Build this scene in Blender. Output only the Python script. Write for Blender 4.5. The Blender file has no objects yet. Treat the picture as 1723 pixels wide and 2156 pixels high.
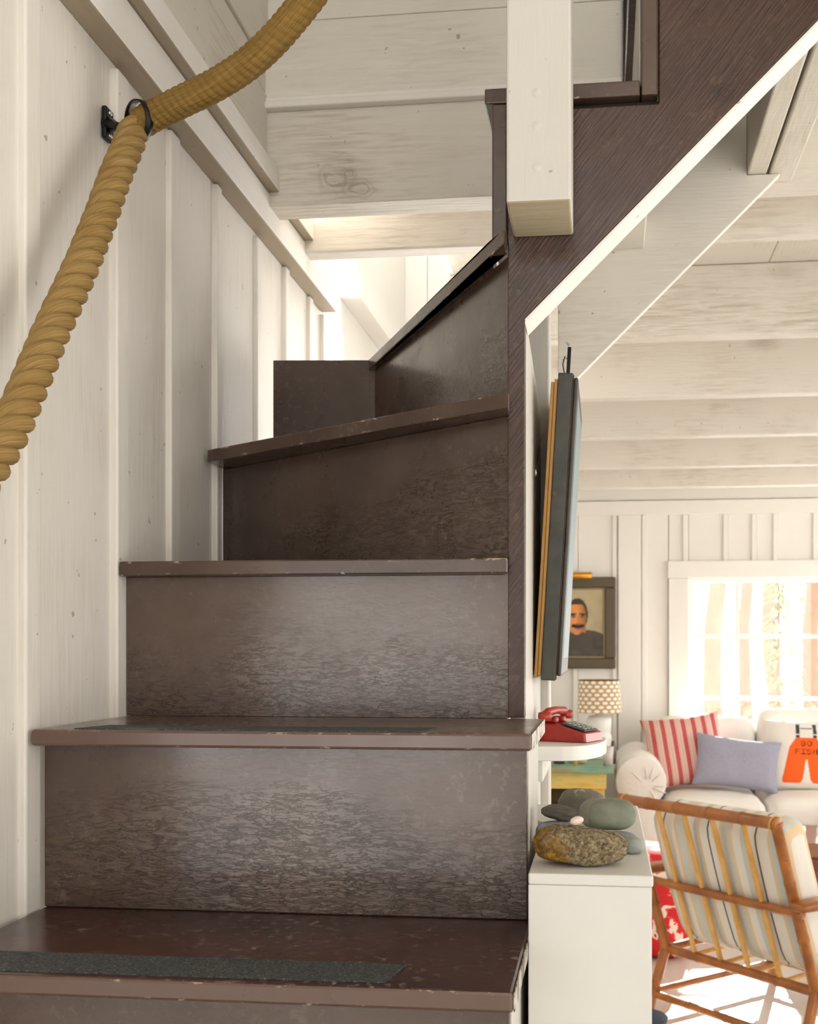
import bpy, bmesh, math, random
from mathutils import Vector, Matrix, noise
random.seed(7)
sc = bpy.context.scene
COL = sc.collection

# ------------------------------------------------------------------ camera
H = 1.20                      # lens height
FPX, CX, CY = 2400.0, 982.0, 1365.0
TH = math.atan(0.12)
SN, CS = math.sin(TH), math.cos(TH)
cam = bpy.data.cameras.new('camera')
cam.sensor_width = 36.0
cam.sensor_fit = 'AUTO'
cam.lens = FPX / 2156.0 * 36.0
cam.shift_x = (861.5 - CX) / 2156.0
cam.shift_y = (CY - 1078.0) / 2156.0
cam.clip_start = 0.05
cam.dof.use_dof = True
cam.dof.focus_distance = 1.42
cam.dof.aperture_fstop = 13.0
camo = bpy.data.objects.new('camera', cam)
COL.objects.link(camo)
camo.location = (0, 0, H)
camo.rotation_euler = (math.pi / 2, 0, TH)
sc.camera = camo

# ------------------------------------------------------------------ world, sun, window portals, nook fill lamps
w = bpy.data.worlds.new('sky')
sc.world = w
w.use_nodes = True
bg = w.node_tree.nodes['Background']
bg.inputs[0].default_value = (1.0, 0.985, 0.955, 1)
bg.inputs[1].default_value = 4.0
sun = bpy.data.lights.new('sun', 'SUN')
sun.energy = 24.0
sun.angle = math.radians(0.6)
sun.color = (1.0, 0.965, 0.91)
suno = bpy.data.objects.new('sun', sun)
COL.objects.link(suno)
suno.rotation_euler = Vector((-0.50, -2.6, -1.30)).to_track_quat('-Z', 'Y').to_euler()


def fill_light(name, loc, aim, sx, sy, power, color=(1, 0.98, 0.95)):
    l = bpy.data.lights.new(name, 'AREA')
    l.shape = 'RECTANGLE'
    l.size, l.size_y = sx, sy
    l.energy = power
    l.color = color
    o = bpy.data.objects.new(name, l)
    COL.objects.link(o)
    o.location = loc
    o.rotation_euler = (Vector(aim) - Vector(loc)).to_track_quat('-Z', 'Y').to_euler()


def portal(loc, aim, sx, sy):
    l = bpy.data.lights.new('window_portal', 'AREA')
    l.shape = 'RECTANGLE'
    l.size, l.size_y = sx, sy
    l.cycles.is_portal = True
    o = bpy.data.objects.new('window_portal', l)
    COL.objects.link(o)
    o.location = loc
    o.rotation_euler = (Vector(aim) - Vector(loc)).to_track_quat('-Z', 'Y').to_euler()


portal((1.05, 6.56, 1.1), (1.05, 0, 1.1), 1.45, 1.05)          # far window
portal((3.36, 1.1, 1.35), (0, 1.1, 1.35), 2.2, 1.5)            # right windows
portal((3.36, 4.55, 1.35), (0, 4.55, 1.35), 3.3, 1.5)
portal((1.6, -2.25, 1.2), (1.6, 0, 1.2), 2.2, 2.0)             # glazed doors behind the camera
portal((-1.2, -2.25, 0.95), (-1.2, 0, 0.95), 1.6, 1.4)         # unseen low window added behind left for the riser sheen
portal((1.1, -2.25, 2.95), (1.1, 0, 2.95), 3.2, 0.9)           # upstairs window
fill_light('nook_fill', (-0.46, 3.30, 1.85), (-0.75, 1.6, 1.45), 0.5, 0.7, 6)  # added area lamp brightening the nook and left wall, no window there
fill_light('nook_top_fill', (-0.58, 3.25, 2.95), (-0.58, 3.3, 1.0), 0.25, 1.0, 4.5)  # added lamp below the closed nook ceiling, lights the nook walls
sc.view_settings.view_transform = 'Standard'
sc.view_settings.look = 'None'
sc.view_settings.gamma = 1.0
sc.view_settings.use_curve_mapping = False
sc.view_settings.exposure = 0.02
sc.cycles.use_denoising = True
sc.cycles.max_bounces = 10
sc.cycles.diffuse_bounces = 6
sc.cycles.transparent_max_bounces = 12
sc.cycles.sample_clamp_indirect = 6.0
sc.cycles.caustics_reflective = False
sc.cycles.caustics_refractive = False


# ------------------------------------------------------------------ pixel helpers (photo measurements -> metres)
def P(px, py, D):
    k = (px - CX) / FPX
    return Vector(((k * CS - SN) * D, (k * SN + CS) * D, H + (CY - py) / FPX * D))


def xat(px, D):
    return ((px - CX) / FPX * CS - SN) * D


def xonY(px, Y):
    k = (px - CX) / FPX
    return (k * CS - SN) * Y / (k * SN + CS)


def Z(r):
    return H + r


# ------------------------------------------------------------------ materials
def srgb(r, g, b):
    f = lambda c: (c / 255 / 12.92) if c / 255 <= 0.04045 else ((c / 255 + 0.055) / 1.055) ** 2.4
    return (f(r), f(g), f(b), 1)


class NT:
    def __init__(s, name):
        s.m = bpy.data.materials.new(name)
        s.m.use_nodes = True
        s.t = s.m.node_tree
        s.b = s.t.nodes['Principled BSDF']
        s._vec = None

    def n(s, kind, **kw):
        nd = s.t.nodes.new('ShaderNode' + kind)
        for k, v in kw.items():
            setattr(nd, k, v)
        return nd

    def link(s, a, b):
        s.t.links.new(a, b)

    def put(s, sock, v):
        if hasattr(v, 'is_linked') or isinstance(v, bpy.types.NodeSocket):
            s.link(v, sock)
        else:
            sock.default_value = v

    def vec(s):
        if s._vec is None:
            tc = s.n('TexCoord')
            oi = s.n('ObjectInfo')
            ml = s.n('Math', operation='MULTIPLY')
            s.link(oi.outputs['Random'], ml.inputs[0])
            ml.inputs[1].default_value = 37.0
            ad = s.n('VectorMath', operation='ADD')
            s.link(tc.outputs['Object'], ad.inputs[0])
            s.link(ml.outputs[0], ad.inputs[1])
            s._vec = ad.outputs[0]
        return s._vec

    def map(s, scale=(1, 1, 1), rot=(0, 0, 0), src=None):
        mp = s.n('Mapping')
        s.link(src or s.vec(), mp.inputs[0])
        mp.inputs['Rotation'].default_value = rot
        mp.inputs['Scale'].default_value = scale
        return mp.outputs[0]

    def noise(s, vec, scale, detail=4, rough=0.55, dist=0.0):
        nd = s.n('TexNoise')
        s.link(vec, nd.inputs['Vector'])
        nd.inputs['Scale'].default_value = scale
        nd.inputs['Detail'].default_value = detail
        nd.inputs['Roughness'].default_value = rough
        nd.inputs['Distortion'].default_value = dist
        return nd.outputs['Fac']

    def ramp(s, fac, *stops, interp='LINEAR'):
        r = s.n('ValToRGB')
        r.color_ramp.interpolation = interp
        e = r.color_ramp.elements
        while len(e) < len(stops):
            e.new(0.5)
        for i, (p, c) in enumerate(stops):
            e[i].position = p
            e[i].color = c if hasattr(c, '__len__') else (c, c, c, 1)
        s.link(fac, r.inputs[0])
        return r.outputs[0]

    def mix(s, fac, a, b, mode='MIX'):
        m = s.n('Mix', data_type='RGBA', blend_type=mode)
        s.put(m.inputs[0], fac)
        s.put(m.inputs[6], a)
        s.put(m.inputs[7], b)
        return m.outputs[2]

    def math(s, op, a, b=0.0):
        m = s.n('Math', operation=op)
        s.put(m.inputs[0], a)
        s.put(m.inputs[1], b)
        return m.outputs[0]

    def bump(s, h, strength=0.3, dist=0.002, prev=None):
        b = s.n('Bump')
        b.inputs['Strength'].default_value = strength
        b.inputs['Distance'].default_value = dist
        s.link(h, b.inputs['Height'])
        if prev is not None:
            s.link(prev, b.inputs['Normal'])
        s.link(b.outputs[0], s.b.inputs['Normal'])
        return b.outputs[0]

    def col(s, v):
        s.put(s.b.inputs['Base Color'], v)

    def rough(s, v):
        s.put(s.b.inputs['Roughness'], v)


def plain(name, c, rough=0.5, metal=0.0, spec=0.5, var=0.12, nscale=25, bump=0.1, bscale=80, bdist=0.001):
    n = NT(name)
    d = tuple(x * (1 - var) for x in c[:3]) + (1,)
    n.col(n.mix(n.noise(n.vec(), nscale), d, c))
    n.rough(rough)
    n.b.inputs['Metallic'].default_value = metal
    n.b.inputs['Specular IOR Level'].default_value = spec
    if bump:
        n.bump(n.noise(n.vec(), bscale), bump, bdist)
    return n.m


def white_wood(name, axis, base=(0.79, 0.755, 0.70, 1), wear=0.35, knots=0.5, rough=0.5, bump=0.25, saw=0.0):
    """old white paint on boards; the grain runs along axis"""
    n = NT(name)
    g = [22.0, 22.0, 22.0]
    g['xyz'.index(axis)] = 1.6
    gv = n.map(tuple(g))
    grain = n.noise(gv, 6.0, 6, 0.6, 0.6)
    blot = n.noise(n.map((1.6, 1.6, 1.6)), 2.2, 4, 0.6)
    dk = srgb(158, 140, 116)
    thin = n.math('MULTIPLY', n.ramp(grain, (0.42, 0.0), (0.72, 1.0)), n.ramp(blot, (0.45, 0.0), (0.72, 1.0)))
    c = n.mix(n.math('MULTIPLY', thin, wear), base, dk)
    sp = n.ramp(n.noise(n.map((60, 60, 60)), 1.0, 2, 0.5), (0.735, 0.0), (0.76, 1.0))
    c = n.mix(n.math('MULTIPLY', sp, 0.55), c, srgb(110, 92, 74))
    k = [5.0, 5.0, 5.0]
    k['xyz'.index(axis)] = 2.1
    wv = n.n('TexVoronoi', feature='F1')
    n.link(n.map(tuple(k)), wv.inputs['Vector'])
    wv.inputs['Scale'].default_value = 1.0
    ring = n.n('Math', operation='SINE')
    n.link(n.math('MULTIPLY', wv.outputs['Distance'], 130.0), ring.inputs[0])
    near = n.ramp(wv.outputs['Distance'], (0.03, 1.0), (0.16, 0.0))
    kn = n.math('MULTIPLY', near, n.ramp(blot, (0.36, 0.0), (0.5, 1.0)))
    c = n.mix(n.math('MULTIPLY', kn, knots * 0.45), c, srgb(140, 120, 98))
    n.col(c)
    n.rough(rough)
    hgt = n.math('ADD', grain, n.math('MULTIPLY', n.math('MULTIPLY', ring.outputs[0], kn), 0.35))
    pv = n.bump(hgt, bump, 0.0025)
    if saw:
        sv = [1.0, 1.0, 1.0]
        sv['xyz'.index(axis)] = 160.0
        n.bump(n.noise(n.map(tuple(sv)), 1.0, 2), saw, 0.0015, pv)
    return n.m


def brown_gloss(name, kind='riser', chips=None):
    n = NT(name)
    base, dark, dust = srgb(88, 68, 55), srgb(62, 42, 32), srgb(130, 116, 100)
    if kind == 'stringer':
        base, dark, dust = srgb(78, 52, 38), srgb(55, 31, 22), srgb(140, 110, 84)
    if kind == 'dusty_sheen':
        base, dark, dust, kind = srgb(112, 94, 80), srgb(76, 56, 46), srgb(176, 164, 146), 'tread'  # lighter base mixes real dust with painted grazing sheen
    if kind == 'tread' and name.startswith('brown'):
        base, dark, dust = srgb(72, 36, 28), srgb(50, 22, 16), srgb(160, 144, 124)
    blot = n.noise(n.map((3, 3, 3)), 1.4, 5, 0.6)
    c = n.mix(n.ramp(blot, (0.35, 0.0), (0.65, 1.0)), dark, base)
    sp = n.ramp(n.noise(n.map((95, 95, 95)), 1.0, 3, 0.6), (0.56, 0.0), (0.66, 1.0))
    dustm = n.math('MULTIPLY', sp, n.ramp(n.noise(n.map((5, 5, 5)), 1.2, 3), (0.42, 0.0), (0.66, 1.0)))
    c = n.mix(n.math('MULTIPLY', dustm, 0.75 if kind == 'tread' else 0.35), c, dust)
    if kind in ('nosing', 'tread') and chips:
        tc = n.n('TexCoord')
        sx = n.n('SeparateXYZ')
        n.link(tc.outputs['Object'], sx.inputs[0])
        az = n.math('ABSOLUTE', sx.outputs[2])
        edge = n.ramp(n.math('DIVIDE', az, chips), (0.62, 0.0), (0.97, 1.0))
        nz = n.ramp(n.noise(n.map((38, 38, 90)), 1.0, 4, 0.65), (0.60, 0.0), (0.645, 1.0))
        gn = n.n('SeparateXYZ')
        n.link(n.n('NewGeometry').outputs['Normal'], gn.inputs[0])
        side = n.ramp(n.math('ABSOLUTE', gn.outputs[2]), (0.55, 1.0), (0.95, 0.0))
        if kind == 'tread':
            c = n.mix(side, c, srgb(94, 71, 61))
        c = n.mix(n.math('MULTIPLY', n.math('MULTIPLY', n.math('MULTIPLY', edge, nz), side), 0.8), c, srgb(205, 186, 168))
    n.col(c)
    n.b.inputs['Specular IOR Level'].default_value = 0.5
    n.b.inputs['Coat Weight'].default_value = 0.6 if kind == 'riser' else 0.25
    n.b.inputs['Coat Roughness'].default_value = 0.18
    if kind == 'stringer':
        n.rough(n.ramp(n.noise(n.map((30, 30, 30)), 1.0, 4), (0.3, 0.34), (0.7, 0.55)))
        rv = n.map((1, 1, 1), (0, math.radians(52), 0))
        saw = n.noise(n.map((22, 22, 300), src=rv), 1.0, 3, 0.65)
        c2 = n.mix(n.ramp(saw, (0.35, 0.55), (0.6, 0.0)), c, srgb(46, 26, 18))
        n.col(c2)
        pv = n.bump(saw, 0.8, 0.003)
        n.bump(n.noise(n.map((14, 14, 14)), 1.0, 3), 0.2, 0.004, pv)
    else:
        n.rough(n.ramp(n.noise(n.map((9, 9, 9)), 1.0, 5), (0.3, 0.20 if kind != 'tread' else 0.22), (0.7, 0.38)))
        pv = n.bump(n.noise(n.map((30, 30, 34)), 1.0, 3, 0.6), 0.18, 0.002)
        if kind == 'riser':
            tc = n.n('TexCoord')
            sx = n.n('SeparateXYZ')
            n.link(tc.outputs['Object'], sx.inputs[0])
            low = n.math('MULTIPLY', sx.outputs[2], -2.6)
            cr = n.math('ABSOLUTE', n.math('SUBTRACT', n.noise(n.map((30, 30, 120)), 1.0, 5, 0.6, 0.5), 0.5))
            cr2 = n.math('ABSOLUTE', n.math('SUBTRACT', n.noise(n.map((64, 64, 250)), 1.0, 4, 0.6, 0.4), 0.47))
            crk = n.math('MULTIPLY', n.ramp(cr, (0.004, 0.0), (0.024, 1.0)), n.ramp(cr2, (0.0, 0.45), (0.028, 1.0)))
            patch = n.ramp(n.math('ADD', n.noise(n.map((3.4, 3.4, 9)), 1.0, 4, 0.55), low), (0.40, 0.06), (0.66, 1.0))
            dep = n.math('MULTIPLY', patch, n.math('SUBTRACT', 1.0, crk))
            n.col(n.mix(n.math('MULTIPLY', dep, 0.85), c, srgb(40, 18, 12)))
            pv = n.bump(n.math('MULTIPLY', patch, n.noise(n.map((34, 34, 120)), 1.0, 4, 0.6, 0.6)), 0.5, 0.0022, pv)
            n.bump(n.math('SUBTRACT', 1.0, dep), 0.6, 0.0010, pv)
    return n.m


WALLV = white_wood('white_paint_vertical_board', 'z', base=(0.80, 0.765, 0.71, 1), wear=0.3, knots=0.25)
WALLH = white_wood('white_paint_rough_board_x', 'x', base=(0.77, 0.735, 0.665, 1), wear=0.5, knots=0.8)
BEAMX = white_wood('whitewashed_beam_x', 'x', base=(0.71, 0.665, 0.60, 1), wear=0.9, knots=1.0, bump=0.5)
BEAMY = white_wood('whitewashed_beam_y', 'y', base=(0.70, 0.66, 0.59, 1), wear=0.6, knots=0.6, bump=0.35, saw=0.3)
TRIMW = white_wood('white_trim_paint', 'y', base=(0.84, 0.81, 0.76, 1), wear=0.15, knots=0.0, bump=0.12)
POSTW = white_wood('white_post_paint', 'z', base=(0.62, 0.595, 0.545, 1), wear=0.3, knots=0.3, bump=0.2)
CLEAN = plain('white_satin_paint', (0.82, 0.80, 0.76, 1), 0.45, var=0.04, bump=0.05)
FARW = plain('white_far_wall_paint', (0.84, 0.815, 0.765, 1), 0.55, var=0.04, bump=0.05)
FLOORM = plain('pale_painted_floor', (0.72, 0.69, 0.63, 1), 0.30, var=0.10, nscale=3, bump=0.05)
RISER = brown_gloss('brown_gloss_riser', 'riser')
STRING = brown_gloss('brown_gloss_stringer', 'stringer')
DUSTY_SHEEN = brown_gloss('dusty_brown_tread', 'dusty_sheen', 0.0095)
TREADM = brown_gloss('brown_gloss_tread', 'tread', 0.0095)
NOSE = brown_gloss('brown_gloss_nosing', 'nosing', 0.0095)
EDGEB = brown_gloss('brown_edge_paint', 'edge')
BLACKW = plain('black_board', srgb(24, 17, 14), 0.6)
DIRTY = white_wood('dirty_white_riser_back', 'z', base=(0.55, 0.51, 0.46, 1), wear=0.9, knots=0.3)
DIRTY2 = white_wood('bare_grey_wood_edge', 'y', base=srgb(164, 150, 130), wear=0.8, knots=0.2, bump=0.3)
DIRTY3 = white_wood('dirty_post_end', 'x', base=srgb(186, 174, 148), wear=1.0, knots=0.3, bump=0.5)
IRON = plain('black_iron', srgb(34, 31, 29), 0.42, 0.6, bump=0.15)


def tape_mat():
    n = NT('worn_grip_tape')
    g = n.noise(n.map((330, 330, 330)), 1.0, 2, 0.7)
    c = n.ramp(g, (0.35, srgb(38, 41, 42)), (0.62, srgb(78, 82, 82)), (0.80, srgb(150, 148, 142)))
    sm = n.ramp(n.noise(n.map((9, 14, 9)), 1.0, 4, 0.6), (0.62, 0.0), (0.74, 0.45))
    n.col(n.mix(sm, c, srgb(140, 134, 124)))
    n.rough(0.75)
    n.bump(g, 0.5, 0.0012)
    return n.m


TAPE = tape_mat()


def rope_mat(name, hi, lo, red, dia):
    n = NT(name)
    uv = n.n('TexCoord').outputs['UV']
    fib = n.noise(n.map((26, 5, 1), (0, 0, dia), src=uv), 3.0, 4, 0.65)
    blot = n.noise(n.map((18, 18, 18)), 1.0, 3)
    c = n.mix(n.ramp(fib, (0.3, 0.0), (0.68, 1.0)), lo, hi)
    c = n.mix(n.ramp(blot, (0.5, 0.0), (0.8, 0.6)), c, red)
    n.col(c)
    n.rough(0.8)
    n.b.inputs['Specular IOR Level'].default_value = 0.25
    n.bump(fib, 0.6, 0.002)
    return n.m


ROPE = rope_mat('manila_rope', srgb(180, 150, 94), srgb(112, 84, 42), srgb(134, 98, 46), 0.5)
ROPE2 = rope_mat('shaded_wrapped_rope', srgb(152, 120, 62), srgb(98, 75, 32), srgb(106, 78, 32), 0.2)  # upper rope: the shadow over it is put into darker colours


# ------------------------------------------------------------------ mesh helpers
OFF = {}      # object -> offset of its origin from its thing's root


def thing(name, label, cat, loc=(0, 0, 0), rot=0.0, group=None, kind=None):
    o = bpy.data.objects.new(name, None)
    o.empty_display_size = 0.05
    COL.objects.link(o)
    o.location = loc
    o.rotation_euler = (0, 0, rot)
    o['label'] = label
    o['category'] = cat
    if group:
        o['group'] = group
    if kind:
        o['kind'] = kind
    OFF[o.name] = Vector((0, 0, 0))
    return o


def tag(o, label, cat, group=None, kind=None):
    o['label'] = label
    o['category'] = cat
    if group:
        o['group'] = group
    if kind:
        o['kind'] = kind
    return o


class MB:
    def __init__(s):
        s.v, s.f, s.uv, s.mi, s.sm = [], [], [], [], []

    def add(s, verts, faces, uvs=None, mi=0, smooth=False):
        b = len(s.v)
        s.v += [Vector(v) for v in verts]
        for i, f in enumerate(faces):
            s.f.append([b + k for k in f])
            s.uv.append(uvs[i] if uvs else None)
            s.mi.append(mi[i] if hasattr(mi, '__len__') else mi)
            s.sm.append(smooth)
        return s

    def bm(s, bm, smooth=False, mi=0, M=None):
        bm.verts.ensure_lookup_table()
        bm.verts.index_update()
        vs = [(M @ v.co) if M else v.co.copy() for v in bm.verts]
        fs = [[v.index for v in f.verts] for f in bm.faces]
        s.add(vs, fs, None, mi, smooth)
        bm.free()
        return s

    def box(s, x0, x1, y0, y1, z0, z1, bev=0.0, seg=2, smooth=False, mi=0, M=None):
        bm = bmesh.new()
        bmesh.ops.create_cube(bm, size=1.0)
        for v in bm.verts:
            v.co = Vector(((x0 + x1) / 2 + v.co.x * (x1 - x0), (y0 + y1) / 2 + v.co.y * (y1 - y0), (z0 + z1) / 2 + v.co.z * (z1 - z0)))
        if bev:
            bev = min(bev, 0.49 * min(abs(x1 - x0), abs(y1 - y0), abs(z1 - z0)))
            bmesh.ops.bevel(bm, geom=bm.edges[:], offset=bev, segments=seg, profile=0.5, affect='EDGES')
        return s.bm(bm, smooth, mi, M)

    def prism(s, poly, axis, a, b, bev=0.0, mi=0, M=None):
        """poly of 2-D points in the plane normal to axis, from a to b"""
        bm = bmesh.new()
        def pt(p, t):
            return {'x': (t, p[0], p[1]), 'y': (p[0], t, p[1]), 'z': (p[0], p[1], t)}[axis]
        lo = [bm.verts.new(pt(p, a)) for p in poly]
        hi = [bm.verts.new(pt(p, b)) for p in poly]
        bm.faces.new(lo)
        bm.faces.new(hi[::-1])
        k = len(poly)
        for i in range(k):
            bm.faces.new([lo[i], lo[(i + 1) % k], hi[(i + 1) % k], hi[i]])
        bmesh.ops.recalc_face_normals(bm, faces=bm.faces[:])
        if bev:
            bmesh.ops.bevel(bm, geom=bm.edges[:], offset=bev, segments=2, profile=0.5, affect='EDGES')
        return s.bm(bm, False, mi, M)

    def tube(s, pts, rad, seg=10, caps=True, mi=0, smooth=True, up=None):
        pts = [Vector(p) for p in pts]
        n = len(pts)
        rad = rad if hasattr(rad, '__len__') else [rad] * n
        fr = frames(pts)
        vs, fs, uv = [], [], []
        ln = 0.0
        lens = []
        for i in range(n):
            if i:
                ln += (pts[i] - pts[i - 1]).length
            lens.append(ln)
            t, nn, bb = fr[i]
            for k in range(seg):
                a = 2 * math.pi * k / seg
                vs.append(pts[i] + (nn * math.cos(a) + bb * math.sin(a)) * rad[i])
        for i in range(n - 1):
            for k in range(seg):
                k2 = (k + 1) % seg
                fs.append([i * seg + k, i * seg + k2, (i + 1) * seg + k2, (i + 1) * seg + k])
                uv.append([(k / seg, lens[i]), ((k + 1) / seg, lens[i]), ((k + 1) / seg, lens[i + 1]), (k / seg, lens[i + 1])])
        if caps:
            fs.append(list(range(seg))[::-1])
            uv.append([(0, 0)] * seg)
            fs.append([(n - 1) * seg + k for k in range(seg)])
            uv.append([(0, 0)] * seg)
        return s.add(vs, fs, uv, mi, smooth)

    def lathe(s, prof, seg=24, c=(0, 0, 0), mi=0, smooth=True, M=None):
        vs, fs, uv = [], [], []
        n = len(prof)
        for i, (r, z) in enumerate(prof):
            for k in range(seg):
                a = 2 * math.pi * k / seg
                p = Vector((c[0] + r * math.cos(a), c[1] + r * math.sin(a), c[2] + z))
                vs.append(M @ p if M else p)
        for i in range(n - 1):
            for k in range(seg):
                k2 = (k + 1) % seg
                fs.append([i * seg + k, i * seg + k2, (i + 1) * seg + k2, (i + 1) * seg + k])
                uv.append([(k / seg, i / (n - 1)), ((k + 1) / seg, i / (n - 1)), ((k + 1) / seg, (i + 1) / (n - 1)), (k / seg, (i + 1) / (n - 1))])
        return s.add(vs, fs, uv, mi, smooth)

    def build(s, name, mats, parent=None, smooth=None, center=True):
        me = bpy.data.meshes.new(name)
        mn = Vector([min(v[i] for v in s.v) for i in range(3)])
        mx = Vector([max(v[i] for v in s.v) for i in range(3)])
        c = (mn + mx) / 2 if center else Vector((0, 0, 0))
        me.from_pydata([v - c for v in s.v], [], s.f)
        mats = mats if isinstance(mats, (list, tuple)) else [mats]
        for m in mats:
            me.materials.append(m)
        for p, mi, sm in zip(me.polygons, s.mi, s.sm):
            p.material_index = mi
            p.use_smooth = sm if smooth is None else smooth
        if any(u for u in s.uv):
            ul = me.uv_layers.new(name='UVMap')
            for p, u in zip(me.polygons, s.uv):
                if u:
                    for li, q in zip(p.loop_indices, u):
                        ul.data[li].uv = q
        me.update()
        o = bpy.data.objects.new(name, me)
        COL.objects.link(o)
        po = OFF[parent.name] if parent else Vector((0, 0, 0))
        if parent:
            o.parent = parent
        o.location = c - po
        OFF[o.name] = c
        return o


def frames(pts):
    n = len(pts)
    ts = []
    for i in range(n):
        a = pts[max(i - 1, 0)]
        b = pts[min(i + 1, n - 1)]
        ts.append((b - a).normalized())
    nn = ts[0].orthogonal().normalized()
    out = []
    for i in range(n):
        t = ts[i]
        nn = (nn - t * nn.dot(t)).normalized()
        out.append((t, nn, t.cross(nn)))
    return out


def spline(ctrl, step):
    c = [Vector(p) for p in ctrl]
    c = [2 * c[0] - c[1]] + c + [2 * c[-1] - c[-2]]
    raw = []
    for i in range(1, len(c) - 2):
        for j in range(60):
            t = j / 60
            p0, p1, p2, p3 = c[i - 1:i + 3]
            raw.append(0.5 * ((2 * p1) + (p2 - p0) * t + (2 * p0 - 5 * p1 + 4 * p2 - p3) * t * t + (3 * p1 - p0 - 3 * p2 + p3) * t ** 3))
    raw.append(c[-2])
    out, acc = [raw[0]], 0.0
    for a, b in zip(raw, raw[1:]):
        L = (b - a).length
        while acc + L >= step:
            f = (step - acc) / L
            a = a.lerp(b, f)
            out.append(a)
            L = (b - a).length
            acc = 0.0
        acc += L
    return out


def bx(name, m, parent, x0, x1, y0, y1, z0, z1, bev=0.002):
    return MB().box(x0, x1, y0, y1, z0, z1, bev).build(name, m, parent)


# ------------------------------------------------------------------ SETTING
XW = -0.65
floor = bx('floor', FLOORM, None, -2.5, 3.5, -2.2, 6.6, -0.08, 0.0, 0)
tag(floor, 'pale painted floor of the living room', 'floor', kind='structure')

wl = thing('wall_left', 'white board and batten wall left of the brown stairs', 'wall', (XW, 1.5, 0), kind='structure')
wl0 = Vector((XW, 1.5, 0))


def wlb(name, m, *b, bev=0.002):
    return bx(name, m, wl, b[0] - wl0.x, b[1] - wl0.x, b[2] - wl0.y, b[3] - wl0.y, b[4], b[5], bev)


BT = [(0.81, 0.845), (1.02, 1.055),
      (1.230, 1.2656), (1.474, 1.512), (1.6715, 1.711), (1.876, 1.902), (2.1075, 2.138), (2.30, 2.33), (2.50, 2.53), (2.62, 2.65)]
for i, (a, b) in enumerate(BT):
    wlb('batten', WALLV, XW - 0.018, XW - 0.003 + 0.0015 * (i % 2), a, b, 0.0, Z(0.792 if i % 3 else 0.786), bev=0.003)
for (a0, b0), (a1, b1) in zip(BT, BT[1:]):
    wlb('board', WALLV, XW - 0.045, XW - 0.012, (a0 + b0) / 2 + 0.001, (a1 + b1) / 2 - 0.001, 0.0, Z(0.86), bev=0.0025)

wlb('return_panel', FARW, -2.5, XW - 0.047, 0.76, 0.82, 0.0, 3.6)
wlb('return_panel', FARW, -2.5, -2.45, -2.2, 0.76, 0.0, 3.6)
led = thing('trim_1', 'white ledger board running along the top of the left wall', 'trim', (XW, 1.5, Z(0.8)), kind='structure')
l0 = Vector((XW, 1.5, Z(0.8)))


def lbx(name, m, *b, bev=0.002):
    return bx(name, m, led, b[0] - l0.x, b[1] - l0.x, b[2] - l0.y, b[3] - l0.y, b[4] - l0.z, b[5] - l0.z, bev)


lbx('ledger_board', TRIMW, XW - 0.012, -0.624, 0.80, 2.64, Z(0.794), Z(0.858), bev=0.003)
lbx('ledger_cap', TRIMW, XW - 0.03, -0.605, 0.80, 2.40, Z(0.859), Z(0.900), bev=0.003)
lbx('beam', BEAMY, XW - 0.045, -0.628, 0.80, 2.089, Z(0.901), Z(1.042), bev=0.004)
lbx('beam', BEAMY, XW - 0.045, -0.631, 0.80, 2.089, Z(1.046), Z(1.090), bev=0.003)
lbx('beam', BEAMY, XW - 0.045, -0.627, 0.80, 2.089, Z(1.095), 3.6, bev=0.003)

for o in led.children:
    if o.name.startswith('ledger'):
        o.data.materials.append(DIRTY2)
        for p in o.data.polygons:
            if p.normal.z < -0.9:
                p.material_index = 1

# ceiling: header over the stairwell, joists, boards
ceil = thing('ceiling', 'whitewashed beamed ceiling over the living room', 'ceiling', (1.3, 4.3, Z(0.833)), kind='structure')
c0 = Vector((1.3, 4.3, Z(0.833)))


def cbx(name, m, *b, bev=0.003):
    return bx(name, m, ceil, b[0] - c0.x, b[1] - c0.x, b[2] - c0.y, b[3] - c0.y, b[4] - c0.z, b[5] - c0.z, bev)


cbx('header_beam', BEAMX, -0.66, 3.30, 2.09, 2.16, Z(0.833), Z(1.0109), bev=0.002)
cbx('joist', BEAMX, -0.66, 3.30, 2.345, 2.395, Z(0.833), Z(1.02), bev=0.004)
for y in (3.086, 3.81, 4.55, 5.29, 5.98):
    cbx('joist', BEAMX, -0.42, 3.30, y, y + 0.06, Z(0.833 + random.uniform(-0.003, 0.003)), Z(1.02), bev=0.004)
for i in range(13):
    x = -0.42 + i * 0.286
    cbx('ceiling_board', BEAMY, x, x + 0.283, 2.165, 6.6, Z(1.021), Z(1.045), bev=0.002)
cbx('trimmer_beam', BEAMY, 0.252, 0.286, 1.60, 2.088, Z(0.834), Z(1.01), bev=0.003)
cbx('trimmer_beam', BEAMY, 0.291, 0.335, 1.20, 2.088, Z(0.833), Z(1.01), bev=0.003)
cbx('ceiling_panel', BEAMX, 0.34, 3.4, -2.2, 2.088, Z(0.95), Z(1.01))
cbx('roof_panel', BEAMX, -2.5, 3.4, -2.3, 2.15, 3.6, 3.65)
cbx('nook_ceiling', CLEAN, -0.95, -0.40, 2.40, 4.06, Z(1.85), Z(1.9))
cbx('nook_side', CLEAN, -0.42, -0.40, 2.40, 4.06, Z(1.02), Z(1.9))
cbx('nook_bulkhead', CLEAN, -0.95, -0.40, 2.40, 2.42, Z(1.02), Z(1.9))

# boarded upstairs wall over the header
wu = thing('wall_upper', 'white horizontal board wall above the stairwell', 'wall', (-0.2, 2.1, Z(1.0)), kind='structure')
u0 = Vector((-0.2, 2.1, Z(1.0)))


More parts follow.
